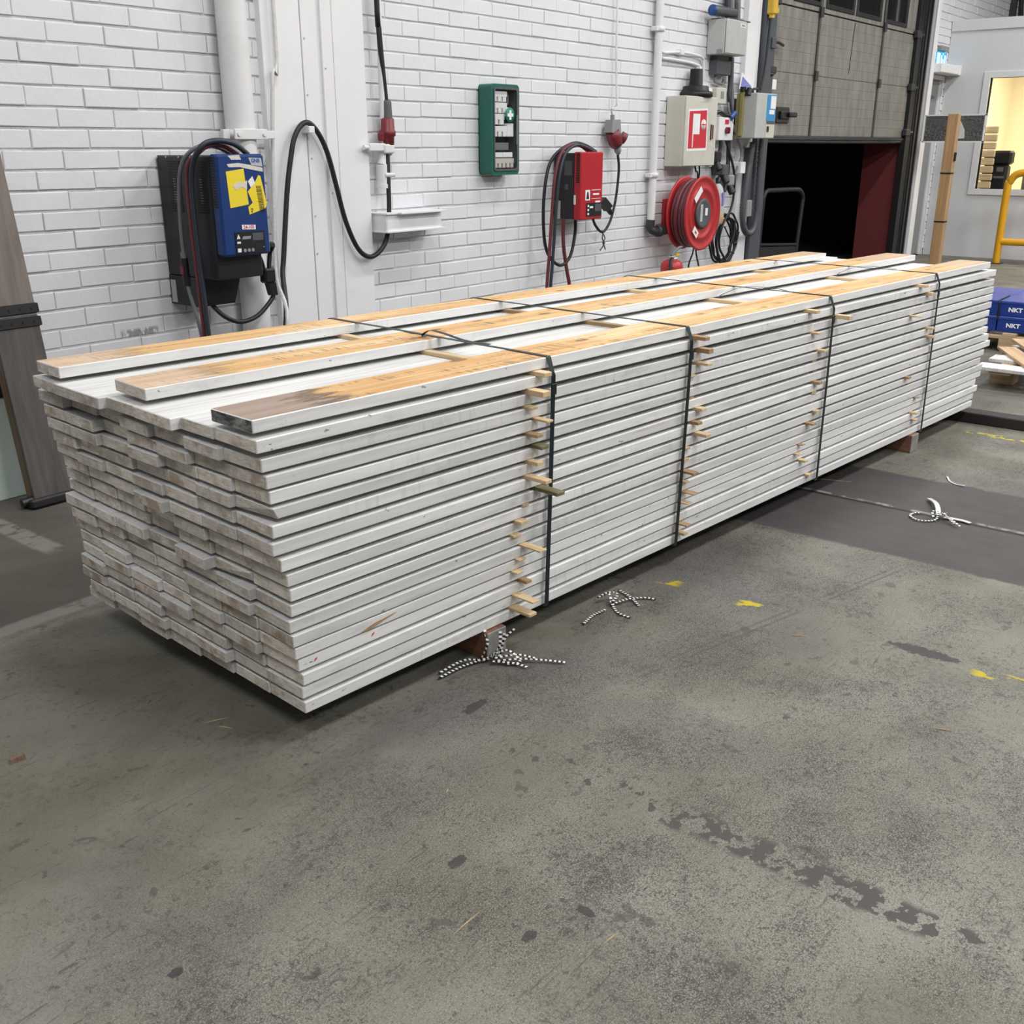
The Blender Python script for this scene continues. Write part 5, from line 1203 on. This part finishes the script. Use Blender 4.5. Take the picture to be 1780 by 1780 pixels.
for ci, (y0, y1) in enumerate(((-2.57, -2.932), (-2.94, -3.30))):
    for lv, k in bl:
        z0 = .146+k*.121
        for di in range(2):
            x0 = 8.65+di*.42
            lab = '%s blue box of the %s pair, %s row' % (lv, ('wall-side', 'aisle-side')[ci], ('nearer the plank stack', 'behind, toward the office')[di])
            bx = thing('blue_box', lab+', on the pallet', 'box', (x0, (y0+y1)/2, z0), 0, 'blue boxes on the pallet')
            w2 = (y0-y1)/2
            MB().box((0, -w2, 0), (.41, w2, .099), 0, .004).build('body', 'blue_box', bx)
            MB().box((-.004, -w2-.002, .095), (.414, w2+.002, .1195), 0, .005).build('lid', 'blue_box_lid', bx)
            if di == 0: text('lettering', 'NKT', .044, 'ink_white', bx, (-.0012, .062 if ci else 0, .052), '-x', bold=.0016, sx=1.15)
b = MB(); b.tube([(8.642, -2.936, .24), (8.64, -2.945, .32), (8.64, -2.936, .385), (8.72, -2.936, .391), (8.95, -2.93, .391)], .006, 6); tag(b.build('torn_wrap', 'strap_black'), 'black torn wrap running over the seam of the blue boxes', 'wrap')
# low pallet of white boards
wpal = thing('pallet', 'low pallet of white boards on the floor past the stack end', 'pallet', (7.15, -3.9, 0))
for x in (.0, .34, .66): MB().box((x, -.2, .122), (x+.17, .70, .145), 0, .002).build('deck_board', 'whitewash_top', wpal)
for y in (-.15, .48): MB().box((0.02, y, .10), (.80, y+.13, .122), 0, .002).build('stringer', 'pallet_wood', wpal)
for x in (.22,):
    for y in (-.12, .50): MB().box((x, y, 0), (x+.16, y+.15, .10), 0, .004).build('block', 'pallet_wood', wpal)
for lab, a, z in (('brown board lying across the white pallet', (7.35, -3.50, .33), .145), ('short pale board lying on the brown one beside the blue boxes', (7.62, -3.52, .25), .167)):
    o = MB().box((-.1, -.06, 0), (.62, .06, .02), 0, .002).build('board', 'raw_timber_x'); o.location = (a[0], a[1], z); o.rotation_euler = (0, 0, R(28)); tag(o, lab, 'board')
b = MB(); rw = random.Random(9)
for i in range(10): q = [(8.45+rw.uniform(-.1, .1), -3.18+rw.uniform(-.1, .08), .01+rw.uniform(0, .12)) for _ in range(3)]; b.add(q, [(0, 1, 2)])
tag(b.build('wrap_scrap', 'plastic_wrap'), 'crumpled clear wrap at the foot of the blue box pallet', 'wrap')

# ------------------------------------------------------------------ left: folded pallet collars and pale panel
fc = thing('pallet_collar', 'folded wooden pallet collars with black hinges leaning on the brick wall', 'pallet collar', (2.03, -.655, .02)); fc.rotation_euler = (R(-8.5), 0, 0)
for k in range(3):
    y = k*.024
    MB().box((0, y, 0), (.20, y+.021, .814), 0, .002).build('side_board', 'collar_wood' if k == 0 else 'collar_edge', fc)
    MB().box((-.0, y, .8155), (.20, y+.021, 1.62), 0, .002).build('side_board', 'collar_wood_light' if k == 0 else 'collar_edge', fc)
for z in (.785, .842):
    b = MB(); b.box((-.005, -.006, z-.022), (.205, .0, z+.022), 0, .003); b.box((.2, -.006, z-.02), (.212, .07, z+.02), 0, .003)
    for x in (.03, .08, .13, .18): b.cyl((x, -.009, z), (x, -.005, z), .006, n=8)
    b.build('hinge', 'black_plastic', fc)
b = MB(); b.box((-.03, -.03, -.018), (.22, .09, .022), 0, .008); b.cyl((-.045, .03, .01), (.03, .02, .015), .022, n=10); b.build('corner_iron', 'frame_black', fc)
pp = thing('pale_panel', 'pale grey-green panel standing behind the folded collars', 'panel', (1.4, -.42, 0))
MB().box((-.6, -.02, 0), (.72, .015, .465), 0, .004).build('panel', 'pale_teal', pp); MB().box((-.6, -.025, .465), (.72, .02, .56), 0, .004).build('dark_cap', 'frame_black', pp)

# ------------------------------------------------------------------ floor litter
def striped(name, lab, loc, strands, extra=None):
    t = thing(name, lab, 'strapping', loc, 0, None)
    for s_ in strands:
        P = [Vector(q) for q in s_]; L = sum((P[i+1]-P[i]).length for i in range(len(P)-1)); n = max(8, int(L/.0065))
        C_ = catmull(P, 40); out = [C_[0]]; acc = 0
        step = L/n
        for i in range(1, len(C_)):
            acc += (C_[i]-C_[i-1]).length
            if acc >= step: out.append(C_[i]); acc = 0
        MB().ribbon(out, .0095, .0008, None, 0, [0, 1]).build('strand', ['strap_black', 'strap_white'], t)
    if extra:
        for e in extra: MB().ribbon(catmull([Vector(q) for q in e], 4), .02, .002).build('clear_strand', 'plastic_wrap', t)
striped('strapping_offcut', 'clump of black and white striped strapping against the timber bearer', (2.20, -3.185, .004), [
    [(-.20, .07, .004), (-.10, .06, .006), (-.02, .03, .01), (.0, .0, .03), (.03, .0, .09)],
    [(-.18, .09, .004), (-.08, .075, .012), (-.03, .03, .008), (.02, .01, .02)],
    [(-.03, .03, .004), (.0, .0, .05), (.02, .01, .10)], [(-.04, .04, .01), (-.02, .03, .06), (-.01, .05, .10)],
    [(-.02, .0, .01), (.04, -.06, .012), (.09, -.12, .006), (.12, -.17, .003)], [(-.02, .01, .015), (.04, -.04, .02), (.07, -.09, .012)],
    [(-.03, .01, .01), (.01, -.05, .006), (.02, -.10, .004)], [(0, .0, .01), (.05, .02, .05), (.09, .01, .075)], [(-.02, .02, .02), (.03, -.01, .03), (.03, -.06, .006), (-.01, -.03, .004)]],
    None)
striped('strapping_offcut', 'small sprawl of striped strapping on the floor past the first strap', (2.77, -3.20, .004), [
    [(-.19, -.04, .001), (-.12, -.03, .003), (-.05, -.035, .002)], [(-.01, -.03, .004), (.06, -.055, .008), (.12, -.09, .002), (.135, -.13, .001)],
    [(.12, .02, .002), (.09, -.05, .004), (.05, -.11, .002)], [(-.02, .02, .02), (.02, -.0, .03), (-.0, -.03, .006), (-.04, -.08, .001), (-.05, -.14, .001)], [(-.0, .02, .015), (.03, .0, .03), (.05, -.02, .02), (0, -.03, .01)]],
    None)
striped('strapping_offcut', 'knot of striped strapping with clear plastic on the dark floor band', (4.40, -3.84, .004), [
    [(.0, .0, .02), (-.05, .0, .004), (-.09, .05, .003), (-.06, .10, .003), (-.01, .10, .003), (.01, .07, .002)], [(.0, -.01, .02), (-.02, -.05, .012), (-.06, -.09, .004)],
    [(.02, 0, .01), (.0, -.03, .03), (-.02, -.01, .02), (0, .02, .012)], [(.0, -.02, .02), (-.04, -.06, .02), (-.07, -.11, .006)], [(.03, -.03, .01), (-.01, .02, .03), (-.04, .01, .01)]],
    [[(.0, .0, .012), (.08, .03, .02), (.14, .06, .02), (.22, .11, .006)], [(.01, -.02, .004), (.02, -.09, .003), (.01, -.13, .002)]])
tag(MB().ribbon(catmull([Vector(q) for q in ((5.02, -3.69, .006), (4.96, -3.72, .004), (4.93, -3.76, .003), (4.92, -3.80, .008))], 5), .008, .0015).build('plastic_strip', 'plastic_wrap'), 'thin curled clear strip on the floor behind the strapping knot', 'plastic strip')
def sliver(x, y, L, a, lab, wd=.0045, mat='raw_timber_x'):
    wd *= .55
    b = MB().hexa([(-L/2, -wd*.2, 0), (0, -wd/2, 0), (L/2, 0, 0), (0, wd/2, 0), (-L/2, -wd*.1, .002), (0, -wd/3, .003), (L/2, 0.0005, .001), (0, wd/3, .003)])
    o = b.build('wood_sliver', mat); o.location = (x, y, .0006); o.rotation_euler = (0, 0, a); tag(o, lab, 'wood sliver', 'wood slivers on the floor')
for x, y, L, a, lab in (
        (1.275, -3.856, .085, 0.0, 'longest pale splinter on the speckled aisle floor'), (1.424, -4.114, .055, -.13, 'thin pale splinter alone on the aisle floor beside the peeled strip'),
        (1.594, -3.515, .022, -2.77, 'tiny splinter between the stack corner and the peeled strip'), (1.435, -2.781, .076, 2.66, 'splinter on the floor beside the low stack corner'),
        (1.431, -2.834, .045, -1.17, 'short splinter crossing near the low stack corner'), (2.96, -3.843, .056, -.97, 'splinter lying beside the twin tyre marks'),
        (2.663, -4.394, .045, -1.16, 'small bent splinter near the last yellow paint remains'), (1.197, -3.886, .02, -2.97, 'tiny splinter beside the longest splinter'),
        (4.632, -3.272, .173, -1.21, 'long pale batten splinter on the dark floor band under the third strap'), (5.344, -3.486, .084, -1.28, 'pale splinter in front of the far timber bearer')):
    sliver(x, y, L, a, lab)
b = MB().hexa([(-.025, -.012, 0), (.018, -.018, 0), (.026, .006, 0), (-.012, .014, 0), (-.02, -.01, .012), (.014, -.014, .014), (.02, .004, .011), (-.01, .01, .013)])
o = b.build('wood_chip', 'collar_edge'); o.location = (.99, -2.534, .0); tag(o, 'small brown block of wood lying alone on the floor', 'wood chip')
